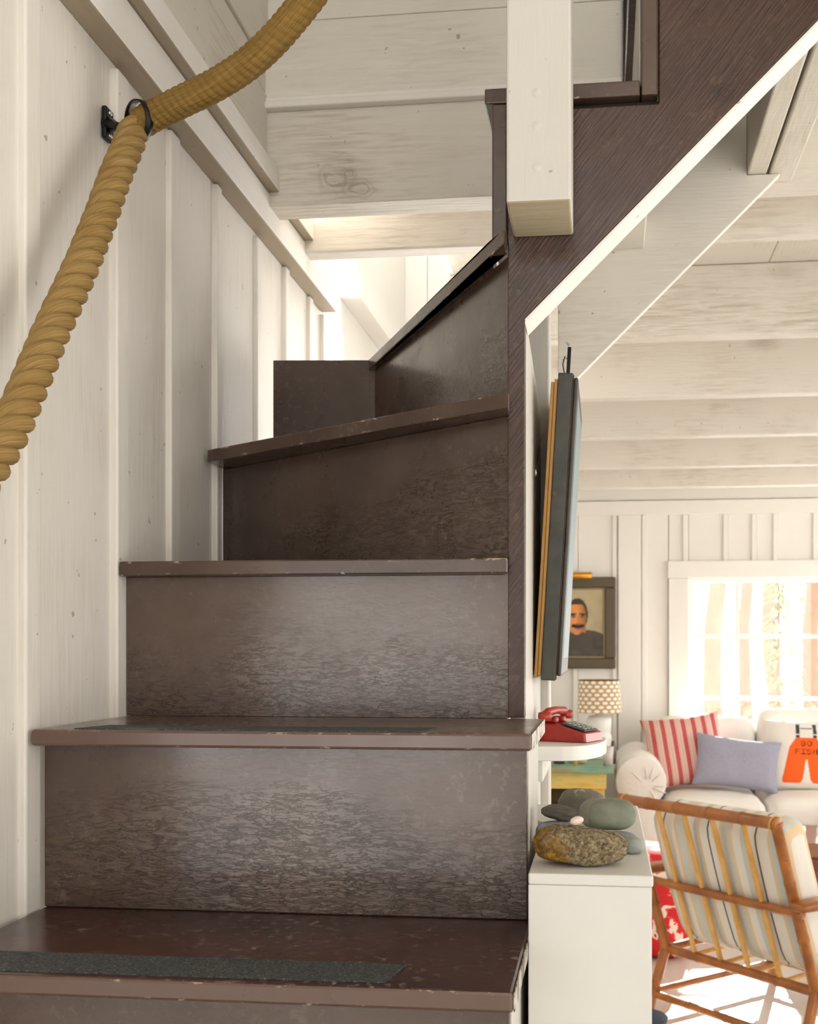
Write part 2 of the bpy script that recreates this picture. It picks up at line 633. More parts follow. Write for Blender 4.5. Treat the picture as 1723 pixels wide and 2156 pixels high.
def ubx(name, m, *b, bev=0.002):
    return bx(name, m, wu, b[0] - u0.x, b[1] - u0.x, b[2] - u0.y, b[3] - u0.y, b[4] - u0.z, b[5] - u0.z, bev)


ubx('moulding', TRIMW, -0.66, 0.036, 2.072, 2.10, Z(1.011), Z(1.024), bev=0.003)
ubx('moulding', TRIMW, -0.66, 0.036, 2.080, 2.10, Z(1.0245), Z(1.036), bev=0.004)
ubx('board', WALLH, -0.66, 0.036, 2.088, 2.12, Z(1.037), Z(1.178), bev=0.002)
ubx('board', WALLH, -0.66, 0.036, 2.090, 2.12, Z(1.180), Z(1.33), bev=0.002)
ubx('board', WALLH, -0.66, 0.036, 2.089, 2.12, Z(1.332), 3.6, bev=0.002)
ubx('board', WALLH, 0.052, 3.3, 2.089, 2.12, Z(1.02), 3.6)
ubx('black_strip', BLACKW, 0.0365, 0.050, 2.071, 2.12, Z(0.79), 3.6, bev=0.002)  # narrow black board filling the gap between the wall boards

# bright nook behind the stairs
wb = thing('wall_back', 'bright white boarded nook wall behind the stairs', 'wall', (-0.6, 4.0, 0), kind='structure')


def nbx(name, m, *b, bev=0.002):
    return bx(name, m, wb, b[0] + 0.6, b[1] + 0.6, b[2] - 4.0, b[3] - 4.0, b[4], b[5], bev)


nbx('board', CLEAN, -0.90, -0.62, 4.00, 4.03, 0, Z(1.9))
nbx('board', CLEAN, -0.618, -0.43, 4.00, 4.03, 0, Z(1.9))
nbx('side_panel', CLEAN, -0.80, -0.76, 2.66, 4.0, 0, Z(1.9))
nbx('corner_board', CLEAN, -0.78, -0.70, 2.70, 2.72, 0, Z(0.83))
nbx('batten', CLEAN, -0.76, -0.735, 2.95, 3.06, 0, Z(0.95))
nbx('upper_panel', CLEAN, -0.76, -0.70, 2.74, 3.995, Z(1.02), Z(1.9))
nbx('partition', CLEAN, -0.45, -0.42, 4.03, 6.52, 0, Z(1.02))

# far wall with window
YF = 6.52
wf = thing('wall_far', 'white board and batten far wall with the window', 'wall', (1.2, YF, 0), kind='structure')


def fbx(name, m, *b, bev=0.002, parent=None):
    return bx(name, m, parent or wf, b[0] - 1.2, b[1] - 1.2, b[2] - YF, b[3] - YF, b[4], b[5], bev)


WX0, WX1, WZ0, WZ1 = xonY(1450, YF), xonY(1450, YF) + 1.40, 0.60, Z(0.392)
edges = [xonY(p, YF) for p in (1100, 1160, 1217, 1300, 1360, 1408)]
edges[0] = -0.42
for a, b in zip(edges, edges[1:]):
    fbx('board', FARW, a + 0.002, b - 0.002, YF, YF + 0.03, 0, Z(0.84))
fbx('board', FARW, edges[-1] + 0.002, WX0, YF, YF + 0.03, 0, Z(0.84))
ups = [WX0, xonY(1533, YF), xonY(1593, YF), xonY(1638, YF), xonY(1720, YF), 1.45, 1.62, WX1 + 0.05]
for a, b in zip(ups, ups[1:]):
    fbx('board', FARW, a + 0.002, b - 0.002, YF, YF + 0.03, WZ1, Z(0.84))
fbx('board', FARW, WX0, WX1, YF, YF + 0.03, 0, WZ0)
for k in range(6):
    fbx('board', FARW, WX1 + 0.05 + k * 0.24, WX1 + 0.288 + k * 0.24, YF, YF + 0.03, 0, Z(0.84))
for px, lo in ((1217, 0), (1300, 0), (1362, 0), (1448, Z(0.49)), (1533, Z(0.49)), (1593, Z(0.49)), (1638, Z(0.49)), (1722, Z(0.49))):
    x = xonY(px, YF)
    fbx('batten', FARW, x - 0.026, x, YF - 0.014, YF - 0.0005, lo, Z(0.752), bev=0.002)
fbx('pilaster_board', FARW, xonY(1302, YF), xonY(1350, YF), YF - 0.022, YF - 0.0005, 0, Z(0.752), bev=0.002)
fbx('frieze_board', FARW, -0.42, 3.3, YF - 0.024, YF - 0.0005, Z(0.7525), Z(0.832), bev=0.002)
for b in ((-0.45, WX0 - 0.001, 0, Z(0.85)), (WX1 + 0.051, 3.35, 0, Z(0.85)), (WX0 - 0.001, WX1 + 0.051, WZ1 + 0.001, Z(0.85)), (WX0 - 0.001, WX1 + 0.051, 0, WZ0 - 0.001)):
    fbx('sheathing', FARW, b[0], b[1], YF + 0.031, YF + 0.05, b[2], b[3], bev=0)
fbx('top_plate', FARW, -0.45, 3.35, YF, YF + 0.05, Z(0.82), Z(1.05), bev=0.002)

win = thing('window_1', 'white multi-pane window above the sofa with bright trees outside', 'window', (WX0, YF, WZ0), kind='structure')


def wbx(name, m, *b, bev=0.002, parent=None):
    return bx(name, m, parent or win, b[0] - WX0, b[1] - WX0, b[2] - YF, b[3] - YF, b[4] - WZ0, b[5] - WZ0, bev)


xo = xonY(1408, YF)
wbx('head_casing', FARW, xo - 0.005, WX1 + 0.12, YF - 0.032, YF - 0.001, WZ1 + 0.001, Z(0.49), bev=0.003)
wbx('side_casing', FARW, xo, WX0, YF - 0.028, YF - 0.001, 0.5, WZ1, bev=0.003)
wbx('side_casing', FARW, WX1, WX1 + 0.115, YF - 0.028, YF - 0.001, 0.5, WZ1, bev=0.003)
fr = MB()
fr.box(WX0 - WX0, 0.022, 0.0, 0.05, 0, WZ1 - WZ0, 0.002)
fr.box(WX1 - WX0 - 0.022, WX1 - WX0, 0.0, 0.05, 0, WZ1 - WZ0, 0.002)
fr.box(0.022, WX1 - WX0 - 0.022, 0.0, 0.05, WZ1 - WZ0 - 0.022, WZ1 - WZ0, 0.002)
fr.box(0.022, WX1 - WX0 - 0.022, 0.0, 0.05, 0, 0.04, 0.002)
sash = fr.build('sash_frame', CLEAN, win)
gm = NT('window_glass')
tr = gm.n('BsdfTransparent')
gl = gm.n('BsdfGlossy')
gl.inputs['Roughness'].default_value = 0.02
mx = gm.n('MixShader')
mx.inputs[0].default_value = 0.05
gm.link(tr.outputs[0], mx.inputs[1])
gm.link(gl.outputs[0], mx.inputs[2])
gm.link(mx.outputs[0], gm.t.nodes['Material Output'].inputs[0])
GLASS = gm.m
cols = [WX0 + 0.022, xonY(1553, YF), xonY(1660, YF)]
while cols[-1] < WX1 - 0.4:
    cols.append(cols[-1] + 0.272)
cols.append(WX1 - 0.022)
rows = [WZ0 + 0.04, Z(-0.28), Z(0.067), WZ1 - 0.022]
for x in cols[1:-1]:
    wbx('muntin', CLEAN, x - 0.010, x + 0.010, YF + 0.008, YF + 0.038, rows[0], rows[-1], bev=0.002)
for z in rows[1:-1]:
    wbx('muntin', CLEAN, cols[0], cols[-1], YF + 0.009, YF + 0.037, z - 0.010, z + 0.010, bev=0.002)
for i in range(len(cols) - 1):
    for j in range(3):
        wbx('pane', GLASS, cols[i] + 0.006, cols[i + 1] - 0.006, YF + 0.021, YF + 0.024, rows[j] + 0.006, rows[j + 1] - 0.006, bev=0)

wr = thing('wall_right', 'white wall with windows at the right of the room', 'wall', (3.31, 2.2, 0), kind='structure')
for b in ((-2.3, 6.55, 0, 0.6), (-2.3, 6.55, 2.1, 3.7), (-2.3, 0.0, 0.6, 2.1), (2.2, 2.9, 0.6, 2.1), (6.2, 6.55, 0.6, 2.1)):
    bx('panel', FARW, wr, 0.0, 0.05, b[0] - 2.2, b[1] - 2.2, b[2], b[3], 0)
wk = thing('wall_behind', 'white wall with glazed doors behind the viewer', 'wall', (1.3, -2.2, 0), kind='structure')
for b in ((-2.5, -2.0, 0, 3.7), (-2.0, -0.4, 0, 0.25), (-2.0, -0.4, 1.65, 2.5), (-0.4, 0.7, 0, 2.2), (-0.5, 2.7, 2.2, 2.5), (0.7, 2.7, 0, 0.2), (2.7, 3.36, 0, 3.7), (-2.0, 2.7, 3.4, 3.7), (-2.0, -0.5, 2.5, 3.4)):
    bx('panel', FARW, wk, b[0] - 1.3, b[1] - 1.3, -0.05, 0.0, b[2], b[3], 0)
# outside
SNOW = plain('snowy_ground', (0.85, 0.85, 0.86, 1), 0.8, var=0.05, nscale=2, bump=0.2)
BARK = plain('pale_brown_bark', srgb(150, 112, 88), 0.9, var=0.5, nscale=9, bump=0.6, bscale=22, bdist=0.02)
gnd = MB().add([(-12, 6.7, -0.3), (20, 6.7, -0.3), (20, 40, 0.4), (-12, 40, 0.4), (-12, 6.7, -0.5), (20, 6.7, -0.5), (20, 40, -0.5), (-12, 40, -0.5)],
               [(0, 1, 2, 3), (4, 7, 6, 5), (0, 4, 5, 1), (1, 5, 6, 2), (2, 6, 7, 3), (3, 7, 4, 0)]).build('ground', SNOW)
tag(gnd, 'snow covered ground outside the window', 'ground', kind='structure')
GREEN = plain('pale_evergreen', srgb(150, 156, 112), 0.8, var=0.4)


def trunk(px, D, wpx, lean, label):
    b = P(px, 1700, D)
    z0 = -0.3 + (b.y - 6.7) * 0.021
    t = thing('tree', label, 'tree', (b.x, b.y, z0 - 0.05), group='tree trunks outside the window')
    r = wpx / 2 * D / FPX
    pts = [(lean * k / 9 + 0.03 * math.sin(k * 1.7), 0, k * 0.55) for k in range(10)]
    MB().tube(pts, [r * (1.25 - 0.05 * k) for k in range(10)], 12).build('trunk', BARK, t)
    for k in range(5, 9, 3):
        s = 1 if k % 4 == 1 else -1
        p = Vector(pts[k])
        MB().tube([p, p + Vector((s * 0.5, 0.1, 0.12)), p + Vector((s * 1.1, 0.2, 0.1))], [r * 0.25, r * 0.16, r * 0.05], 6).build('branch', BARK, t)


trunk(1490, 10.0, 34, 0.22, 'tree trunk outside seen through the leftmost window column')
trunk(1566, 12.0, 24, 0.08, 'straight thin tree trunk outside behind the second window column')
trunk(1634, 14.5, 26, -0.2, 'tree trunk outside at the right of the second window column')
trunk(1702, 12.5, 30, 0.15, 'tree trunk outside behind the third window column')
for i, (px, D, py, s, lab) in enumerate(((1640, 11.0, 1290, 0.33, 'small evergreen outside beyond the second window column'),
                                         (1700, 13.0, 1290, 0.40, 'small evergreen outside beyond the third window column'))):
    b = P(px, py, D)
    t = thing('evergreen_tree', lab, 'tree', (b.x, b.y, -0.25), group='evergreens outside the window')
    MB().tube([(0, 0, 0), (0, 0, b.z + 0.25 + s)], [0.03, 0.012], 8).build('trunk', BARK, t)
    lf = MB()
    for k in range(260):
        a = random.uniform(0, 6.28)
        zz = random.uniform(0.35, 1.0)
        rr = s * 0.9 * (1.05 - zz) + 0.03
        q = Vector((math.cos(a) * rr * random.random() ** 0.5, math.sin(a) * rr * random.random() ** 0.5, zz * (b.z + 0.25 + s)))
        d = Vector((math.cos(a), math.sin(a), -0.5)) * 0.11
        sd = Vector((-math.sin(a), math.cos(a), 0)) * 0.02
        lf.add([q - sd, q + sd, q + d, q + Vector((0, 0, 0.02))], [(0, 1, 2), (0, 2, 3), (1, 3, 2)])
    f = lf.build('needles', GREEN, t)
    f['kind'] = 'stuff'

# ------------------------------------------------------------------ STAIRCASE
z1, z2, z3, z4, z5, z6, z7 = [Z(v) for v in (-0.3025, -0.0925, 0.1175, 0.3275, 0.5375, 0.738, 0.945)]
st = thing('staircase', 'glossy dark brown painted winder staircase beside the white board wall', 'staircase', (-0.37, 1.2, 0))
s0 = Vector((-0.37, 1.2, 0))


def sb(name, m, *b, bev=0.002, parent=None):
    return bx(name, m, parent or st, b[0] - s0.x, b[1] - s0.x, b[2] - s0.y, b[3] - s0.y, b[4], b[5], bev)


def sprism(name, m, poly, axis, a, b, bev=0.002):
    off = {'x': (s0.y, 0, s0.x), 'y': (s0.x, 0, s0.y), 'z': (s0.x, s0.y, 0)}[axis]
    return MB().prism([(p[0] - off[0], p[1] - off[1]) for p in poly], axis, a - off[2], b - off[2], bev).build(name, m, st)


TT = 0.019
XL = XW + 0.0005
# lower straight flight (the first treads run down out of the picture)
for i in range(1, 4):
    zz = z1 - 0.2243 * i
    sb('tread', TREADM, XL, -0.078, 1.0 - 0.235 * i, 1.0 - 0.235 * i + 0.27, zz - TT, zz, bev=0.003)
for i in range(0, 4):
    zt = z1 - 0.2243 * i - TT
    sb('riser', RISER, XL, -0.084, 1.032 - 0.235 * i, 1.050 - 0.235 * i, max(zt - 0.2043, 0.001), zt, bev=0.0015)
sprism('tread', TREADM, [(XL - 0.0, 0.998), (-0.0785, 0.9995), (-0.0785, 1.284), (XL - 0.0, 1.284)], 'z', z1 - TT, z1, 0.003)
sb('riser', RISER, XL + 0.0, -0.0835, 1.2660, 1.284, z1 + 0.0002, z2 - TT, bev=0.0015)
sprism('tread', DUSTY_SHEEN, [(XW + 0.002, 1.232), (-0.077, 1.232), (-0.077, 1.4975), (-0.125, 1.4975), (-0.125, 1.516), (XW + 0.002, 1.516)], 'z', z2 - TT, z2, 0.003)
sb('riser', RISER, XL, -0.1235, 1.4995, 1.515, z2 + 0.0002, z3 - 0.0201, bev=0.0005)
sprism('tread', NOSE, [(XL, 1.474), (-0.1235, 1.474), (-0.1235, 1.50), (XL, 1.895)], 'z', z3 - 0.020, z3, 0.002)
# winder risers and treads
sprism('riser', RISER, [(-0.1235, 1.502), (XL, 1.897), (XL, 1.915), (-0.1235, 1.522)], 'z', z3, z4 - 0.020, 0.001)
sprism('tread', NOSE, [(-0.1195, 1.4525), (-0.634, 1.806), (-0.6495, 1.819), (-0.6495, 2.085), (-0.42, 2.085), (-0.1235, 1.525)], 'z', z4 - 0.020, z4, 0.002)
sprism('riser', RISER, [(-0.1245, 1.500), (-0.422, 2.087), (-0.400, 2.087), (-0.1245, 1.545)], 'z', z4, z5 - 0.020, 0.001)
sprism('tread', NOSE, [(-0.125, 1.452), (-0.434, 2.086), (-0.147, 2.086), (-0.147, 1.50), (-0.125, 1.497)], 'z', z5 - 0.020, z5, 0.002)
sprism('back_board', RISER, [(XW + 0.033, z3), (-0.4005, z3), (-0.4005, z5 - 0.001), (XW + 0.033, z5 + 0.005)], 'y', 2.0875, 2.106, 0.0015)
sb('riser', EDGEB, -0.1455, -0.1255, 1.4975, 2.085, z5, z6 - 0.020)
sb('tread', NOSE, -0.155, 0.048, 1.4955, 2.085, z6 - 0.020, z6, bev=0.002)
sb('riser', EDGEB, 0.0495, 0.0705, 1.4955, 1.575, z6 - 0.020, z7 - 0.02)
sb('riser', EDGEB, 0.0495, 0.0705, 1.5755, 2.049, z6 + 0.03, z7 - 0.02)
sb('underside_board', WALLH, -0.12, 0.072, 1.578, 2.049, z6 - 0.027, z6 - 0.0205)
sb('underside_board', WALLH, 0.0495, 0.072, 1.578, 2.049, z6 - 0.020, z6 + 0.029)
sb('shadow_gap_board', BLACKW, -0.1245, 0.0725, 1.515, 1.5255, z6 - 0.0308, z6 - 0.0205, bev=0)  # black strip painted in for the shadow below the tread end
sb('riser_backing', DIRTY, 0.0470, 0.0490, 1.512, 2.069, z6, z7 - 0.02, bev=0)
sb('tread', NOSE, 0.035, 0.225, 1.4955, 2.069, z7 - 0.019, z7, bev=0.002)


def zb(x):        # lower edge of the upper flight's stringers
    return Z(0.529 + 0.983 * x)


# front stringer with its sawtooth top, side panel, soffit trim, rear stringer
sprism('front_stringer', STRING, [(-0.1245, z2 + 0.001), (-0.1025, z2 + 0.001), (-0.1025, zb(-0.1025) + 0.006), (0.62, zb(0.62) + 0.006), (0.62, z7 + 0.20), (0.276, z7 + 0.20),
                                  (0.276, z7 - 0.021), (0.0725, z7 - 0.021), (0.0725, z6 - 0.031), (-0.1245, z6 - 0.031)], 'y', 1.4985, 1.526, 0.0015)
sprism('soffit_trim', TRIMW, [(-0.1022, zb(-0.1025)), (0.62, zb(0.62)), (0.62, zb(0.62) + 0.0055), (-0.1022, zb(-0.1025) + 0.0055)], 'y', 1.4995, 1.562, 0.0005)
sprism('soffit_trim', TRIMW, [(-0.1022, zb(-0.1025) + 0.006), (0.62, zb(0.62) + 0.006), (0.62, zb(0.62) + 0.05), (-0.1022, zb(-0.1025) + 0.05)], 'y', 1.5265, 1.560, 0.001)
sprism('rear_stringer', WALLH, [(-0.08, zb(-0.08)), (0.309, Z(0.8325)), (0.2515, Z(0.8325)), (0.2515, Z(0.94)), (0.05, Z(0.81)), (-0.08, Z(0.72))], 'y', 2.050, 2.0695, 0.001)
# white side wall under the upper flight, with its corner post
sprism('side_panel', POSTW, [(1.527, 0.001), (1.90, 0.001), (1.90, Z(0.390)), (1.562, Z(0.442)), (1.562, zb(-0.1025)), (1.527, zb(-0.1025))], 'x', -0.1235, -0.1030, 0.001)
sb('corner_post', POSTW, -0.13, -0.0885, 1.903, 1.968, 0.001, Z(0.70), bev=0.003)
sb('side_panel', POSTW, -0.102, -0.0845, 1.05, 1.285, 0.001, z1 - TT - 0.001)
sprism('side_panel', POSTW, [(1.286, 0.001), (1.4980, 0.001), (1.4980, z2 - TT - 0.001), (1.286, z2 - TT - 0.001)], 'x', -0.1235, -0.0845, 0.001)
# hanging newel post
nw = MB()
nw.prism([(-0.117, Z(0.5425)), (-0.0385, Z(0.5425)), (-0.0385, Z(1.7)), (-0.117, Z(1.7))], 'y', 1.386, 1.4975, 0.003)
newel = MB()
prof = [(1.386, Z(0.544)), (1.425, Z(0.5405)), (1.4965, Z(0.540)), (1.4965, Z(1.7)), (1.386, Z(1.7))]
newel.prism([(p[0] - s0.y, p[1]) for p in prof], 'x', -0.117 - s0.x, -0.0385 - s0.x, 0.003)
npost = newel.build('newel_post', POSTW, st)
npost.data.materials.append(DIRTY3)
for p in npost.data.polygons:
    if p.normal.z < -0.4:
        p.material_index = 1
for pz in (200, 268, 355):
    p = P(1131, pz, 1.391)
    MB().lathe([(0.0, 0.0007), (0.005, 0.0007), (0.0066, 0.0)], 14, M=Matrix.Translation(Vector((p.x, 1.3862, p.z)) - s0) @ Matrix.Rotation(math.pi / 2, 4, 'X')).build('wood_plug', POSTW, npost)
# peeling pale edges on the open ends of the two lower treads
n = NT('peeling_edge_paint')
n.col(n.ramp(n.noise(n.map((30, 40, 60)), 1.0, 5, 0.7), (0.40, srgb(84, 62, 54)), (0.50, srgb(186, 178, 170)), (0.62, srgb(214, 208, 200))))
n.rough(0.4)
PEEL = n.m
sb('worn_edge', PEEL, -0.0783, -0.0768, 1.002, 1.282, z1 - TT + 0.001, z1 - 0.0003, bev=0.0004)
sb('worn_edge', PEEL, -0.0768, -0.0755, 1.235, 1.496, z2 - TT + 0.001, z2 - 0.0003, bev=0.0004)
# grip tape
sprism('grip_tape', TAPE, [(XL + 0.001, 1.008), (-0.196, 1.014), (-0.186, 1.073), (XL + 0.001, 1.073)], 'z', z1, z1 + 0.0012, 0)
sprism('grip_tape', TAPE, [(-0.60, 1.240), (-0.20, 1.240), (-0.19, 1.300), (-0.585, 1.300)], 'z', z2, z2 + 0.0012, 0)



def with_knots(o, root_loc, spots, ring_col, strength=0.7):
    '''give o a copy of its first material with knots at world points: (point, radius, stretch along x)'''
    m = o.data.materials[0].copy()
    o.data.materials[0] = m
    t = m.node_tree
    bs = t.nodes['Principled BSDF']
    lk = bs.inputs['Base Color'].links[0]
    src = lk.from_socket
    c0_ = Vector(root_loc) + OFF[o.name]
    N = t.nodes.new
    tc = N('ShaderNodeTexCoord')
    nz = N('ShaderNodeTexNoise')
    nz.inputs['Scale'].default_value = 26
    t.links.new(tc.outputs['Object'], nz.inputs['Vector'])
    for (p, r, sx_) in spots:
        q_ = Vector(p) - c0_
        mp = N('ShaderNodeMapping')
        mp.inputs['Location'].default_value = (-q_.x / (r * sx_), -q_.y / r * 0.0, -q_.z / r)
        mp.inputs['Scale'].default_value = (1 / (r * sx_), 0.0, 1 / r)
        t.links.new(tc.outputs['Object'], mp.inputs[0])
        ln_ = N('ShaderNodeVectorMath')
        ln_.operation = 'LENGTH'
        t.links.new(mp.outputs[0], ln_.inputs[0])
        ad = N('ShaderNodeMath')
        ad.operation = 'MULTIPLY_ADD'
        t.links.new(nz.outputs['Fac'], ad.inputs[0])
        ad.inputs[1].default_value = 1.9
        t.links.new(ln_.outputs['Value'], ad.inputs[2])
        nz.inputs['Detail'].default_value = 5
        rp = N('ShaderNodeValToRGB')
        e = rp.color_ramp.elements
        while len(e) < 8:
            e.new(0.5)
        for i, (ps, v) in enumerate(((0.0, 0.55), (0.30, 0.25), (0.42, 0.15), (0.47, 1.0), (0.53, 0.1), (0.62, 0.55), (0.70, 0.12), (1.0, 0.0))):
            e[i].position = ps
            e[i].color = (v, v, v, 1)
        dv_ = N('ShaderNodeMath')
        dv_.operation = 'DIVIDE'
        t.links.new(ad.outputs[0], dv_.inputs[0])
        dv_.inputs[1].default_value = 3.4
        t.links.new(dv_.outputs[0], rp.inputs[0])
        ml = N('ShaderNodeMath')
        ml.operation = 'MULTIPLY'
        t.links.new(rp.outputs[0], ml.inputs[0])
        ml.inputs[1].default_value = strength
        mxr = N('ShaderNodeMix')
        mxr.data_type = 'RGBA'
        t.links.new(ml.outputs[0], mxr.inputs[0])
        t.links.new(src, mxr.inputs[6])
        mxr.inputs[7].default_value = ring_col
        src = mxr.outputs[2]
    t.links.new(src, bs.inputs['Base Color'])


def onY(px, py, Y):
    k = (px - CX) / FPX
    return P(px, py, Y / (k * SN + CS))


hd = [o for o in ceil.children if o.name.startswith('header_beam')][0]
with_knots(hd, c0, [(onY(708, 378, 2.09), 0.020, 1.5), (onY(755, 398, 2.09), 0.016, 1.6), (onY(735, 365, 2.09), 0.009, 1.5)], srgb(120, 100, 74), 0.45)
rs = [o for o in st.children if o.name.startswith('riser') and abs((o.location + s0).y - 1.275) < 0.003][0]
with_knots(rs, s0, [(onY(738, 1748, 1.266), 0.017, 1.4)], srgb(40, 22, 16), 0.6)
fs_ = [o for o in st.children if o.name.startswith('front_stringer')][0]
with_knots(fs_, s0, [(onY(1097, 600, 1.4985), 0.010, 1.0), (onY(1530, 195, 1.4985), 0.010, 1.2)], srgb(30, 16, 10), 0.8)

# ------------------------------------------------------------------ ROPE HANDRAIL
low = [P(-170, 1190, 1.03), P(-60, 1040, 1.09), P(14, 920, 1.142), P(62, 810, 1.19), P(112, 690, 1.245), P(163, 580, 1.30), P(208, 470, 1.36), P(242, 375, 1.41), P(268, 312, 1.45), P(284, 268, 1.475)]
upc = [P(292, 262, 1.475), P(330, 240, 1.47), P(395, 208, 1.455), P(455, 178, 1.44), P(520, 136, 1.425), P(575, 86, 1.41), P(622, 32, 1.40), P(665, -24, 1.39), P(705, -85, 1.38)]
rope = thing('rope_handrail', 'thick twisted golden manila rope handrail along the left wall', 'rope', low[-1])
r0 = low[-1].copy()
path = spline([p - r0 for p in low], 0.0022)
fr_ = frames(path)
pitch = 0.070
rb = MB()
for s in range(3):
    pts = []
    for i, (p, (t, n, b)) in enumerate(zip(path, fr_)):
        a = 2 * math.pi * (i * 0.0022 / pitch) + s * 2 * math.pi / 3
        pts.append(p + (n * math.cos(a) + b * math.sin(a)) * 0.0108)
    rb.tube(pts, 0.0096, 12)
rb.build('lower_rope', ROPE, rope)
path = spline([p - r0 for p in upc], 0.0012)
fr_ = frames(path)
vs, fs, uv = [], [], []
SG = 26
for i, (p, (t, n, b)) in enumerate(zip(path, fr_)):
    for k in range(SG):
        a = 2 * math.pi * k / SG
        ph = a * 3 - 2 * math.pi * (i * 0.0012 / 0.0098)
        r = 0.0180 + 0.0015 * abs(math.cos(ph / 2)) ** 0.8
        vs.append(p + (n * math.cos(a) + b * math.sin(a)) * r)
for i in range(len(path) - 1):
    for k in range(SG):
        k2 = (k + 1) % SG
        fs.append([i * SG + k, i * SG + k2, (i + 1) * SG + k2, (i + 1) * SG + k])
        uv.append([(k / SG, i * .0012), ((k + 1) / SG, i * .0012), ((k + 1) / SG, (i + 1) * .0012), (k / SG, (i + 1) * .0012)])
ub = MB().add(vs, fs, uv, 0, True)
ub.add([path[0] + (fr_[0][1] * math.cos(2 * math.pi * k / SG) + fr_[0][2] * math.sin(2 * math.pi * k / SG)) * 0.0185 for k in range(SG)], [list(range(SG))[::-1]])
ub.build('upper_rope', ROPE2, rope)

# iron ring on its wall bracket
rc = P(292, 254, 1.470)
br = thing('rope_bracket', 'black iron ring bracket holding the rope to the left wall', 'bracket', rc)
ax = (upc[2] - upc[0]).normalized()
ax = (ax + Vector((0, 1.5, 0))).normalized()
q = ax.to_track_quat('Z', 'Y').to_matrix().to_4x4()
MB().lathe([(0.0232, -0.005), (0.0252, -0.005), (0.0256, 0), (0.0252, 0.005), (0.0232, 0.005), (0.0232, -0.005)], 36, M=q).build('ring', IRON, br)
wp = P(240, 262, 1.0)
wy = rc.y + 0.01
wpt = Vector((XW - 0.006, P(238, 262, 1.52).y, P(238, 262, 1.52).z)) - rc
MB().tube([Vector((-0.0225, 0.008, -0.004)), (Vector((-0.0225, 0.008, -0.004)) + wpt) / 2, wpt], [0.0045, 0.0055, 0.011], 12).build('stem', IRON, br)
MB().box(wpt.x - 0.004, wpt.x + 0.003, wpt.y - 0.012, wpt.y + 0.012, wpt.z - 0.021, wpt.z + 0.021, 0.002).build('wall_plate', IRON, br)
SCREW = plain('steel_screw', srgb(200, 200, 196), 0.3, 0.9)
for dz in (-0.015, 0.015):
    MB().lathe([(0.0, 0.003), (0.003, 0.002), (0.0036, 0)], 10, M=Matrix.Translation(wpt + Vector((0.003, 0, dz))) @ Matrix.Rotation(math.pi / 2, 4, 'Y')).build('screw', SCREW, br)

# ------------------------------------------------------------------ PLINTH, SHELF, STONES, PHONE
zt = Z(-0.2316)
BOXM = plain('white_plinth_paint', (0.70, 0.685, 0.65, 1), 0.5, var=0.06, bump=0.08)
pl = thing('plinth', 'plain white boxed half wall topped with beach stones', 'plinth', (-0.01, 1.45, 0))
MB().prism([(-0.0765 + 0.01, 1.175 - 1.45), (0.0495 + 0.01, 1.175 - 1.45), (0.0495 + 0.01, 1.695 - 1.45), (-0.1 + 0.01, 1.695 - 1.45), (-0.1 + 0.01, 1.55 - 1.45), (-0.0765 + 0.01, 1.52 - 1.45)],
           'z', 0.0, zt - 0.012, 0.001).build('body', BOXM, pl)
MB().prism([(-0.0765 + 0.01, 1.1735 - 1.45), (0.051 + 0.01, 1.1735 - 1.45), (0.051 + 0.01, 1.697 - 1.45), (-0.1 + 0.01, 1.697 - 1.45), (-0.1 + 0.01, 1.55 - 1.45), (-0.0765 + 0.01, 1.52 - 1.45)],
           'z', zt - 0.0118, zt, 0.002).build('top', BOXM, pl)

zs = Z(-0.140)
sh = thing('wall_shelf', 'small white round-fronted shelf holding the red telephone', 'shelf', (-0.1025, 1.78, zs))
poly = [(0.0005, -0.155), (0.045, -0.150)]
for k in range(27):
    a = math.radians(-78 + k * 6.0)
    poly.append((0.045 + 0.061 * math.cos(a) + 0.002, 0.148 * math.sin(a) if a < 0 else 0.10 * math.sin(a)))
poly += [(0.0005, 0.110)]
MB().prism(poly, 'z', -0.021, 0.0, 0.0015).build('top', CLEAN, sh)
MB().box(0.0005, 0.0165, -0.135, 0.10, -0.053, -0.0215, 0.0015).build('cleat', CLEAN, sh)

def stone_mat(name, c1, c2, scale=40, rough=0.7, bump=0.3, third=None):
    n = NT(name)
    f = n.noise(n.map((1, 1, 1)), scale, 6, 0.65)
    c = n.ramp(f, (0.3, c1), (0.7, c2))
    if third:
        f2 = n.ramp(n.noise(n.map((1, 1, 1)), third[1], 5, 0.7), (third[2], 0.0), (third[2] + 0.08, 1.0))
        c = n.mix(f2, c, third[0])
    n.col(c)
    n.rough(rough)
    n.bump(n.noise(n.vec(), scale * 3, 5, 0.7), bump, 0.002)
    return n.m


def lichen_mat():
    n = NT('lichen_covered_stone')
    f = n.noise(n.map((1, 1, 1)), 210, 6, 0.75)
    c = n.ramp(f, (0.33, srgb(44, 37, 29)), (0.44, srgb(126, 106, 76)), (0.56, srgb(178, 160, 124)), (0.70, srgb(212, 202, 174)))
    tc = n.n('TexCoord')
    sx = n.n('SeparateXYZ')
    n.link(tc.outputs['Object'], sx.inputs[0])
    left = n.ramp(n.math('ADD', n.math('ADD', n.math('MULTIPLY', sx.outputs[0], -12.0), n.math('MULTIPLY', sx.outputs[2], -14.0)), n.math('MULTIPLY', n.noise(n.vec(), 38, 4), 0.9)), (0.62, 0.0), (0.84, 1.0))
    yl = n.ramp(n.noise(n.vec(), 160, 4, 0.7), (0.38, srgb(120, 84, 22)), (0.6, srgb(204, 150, 46)))
    n.col(n.mix(n.math('MULTIPLY', left, 0.92), c, yl))
    n.rough(0.95)
    n.bump(f, 1.0, 0.006)
    return n.m


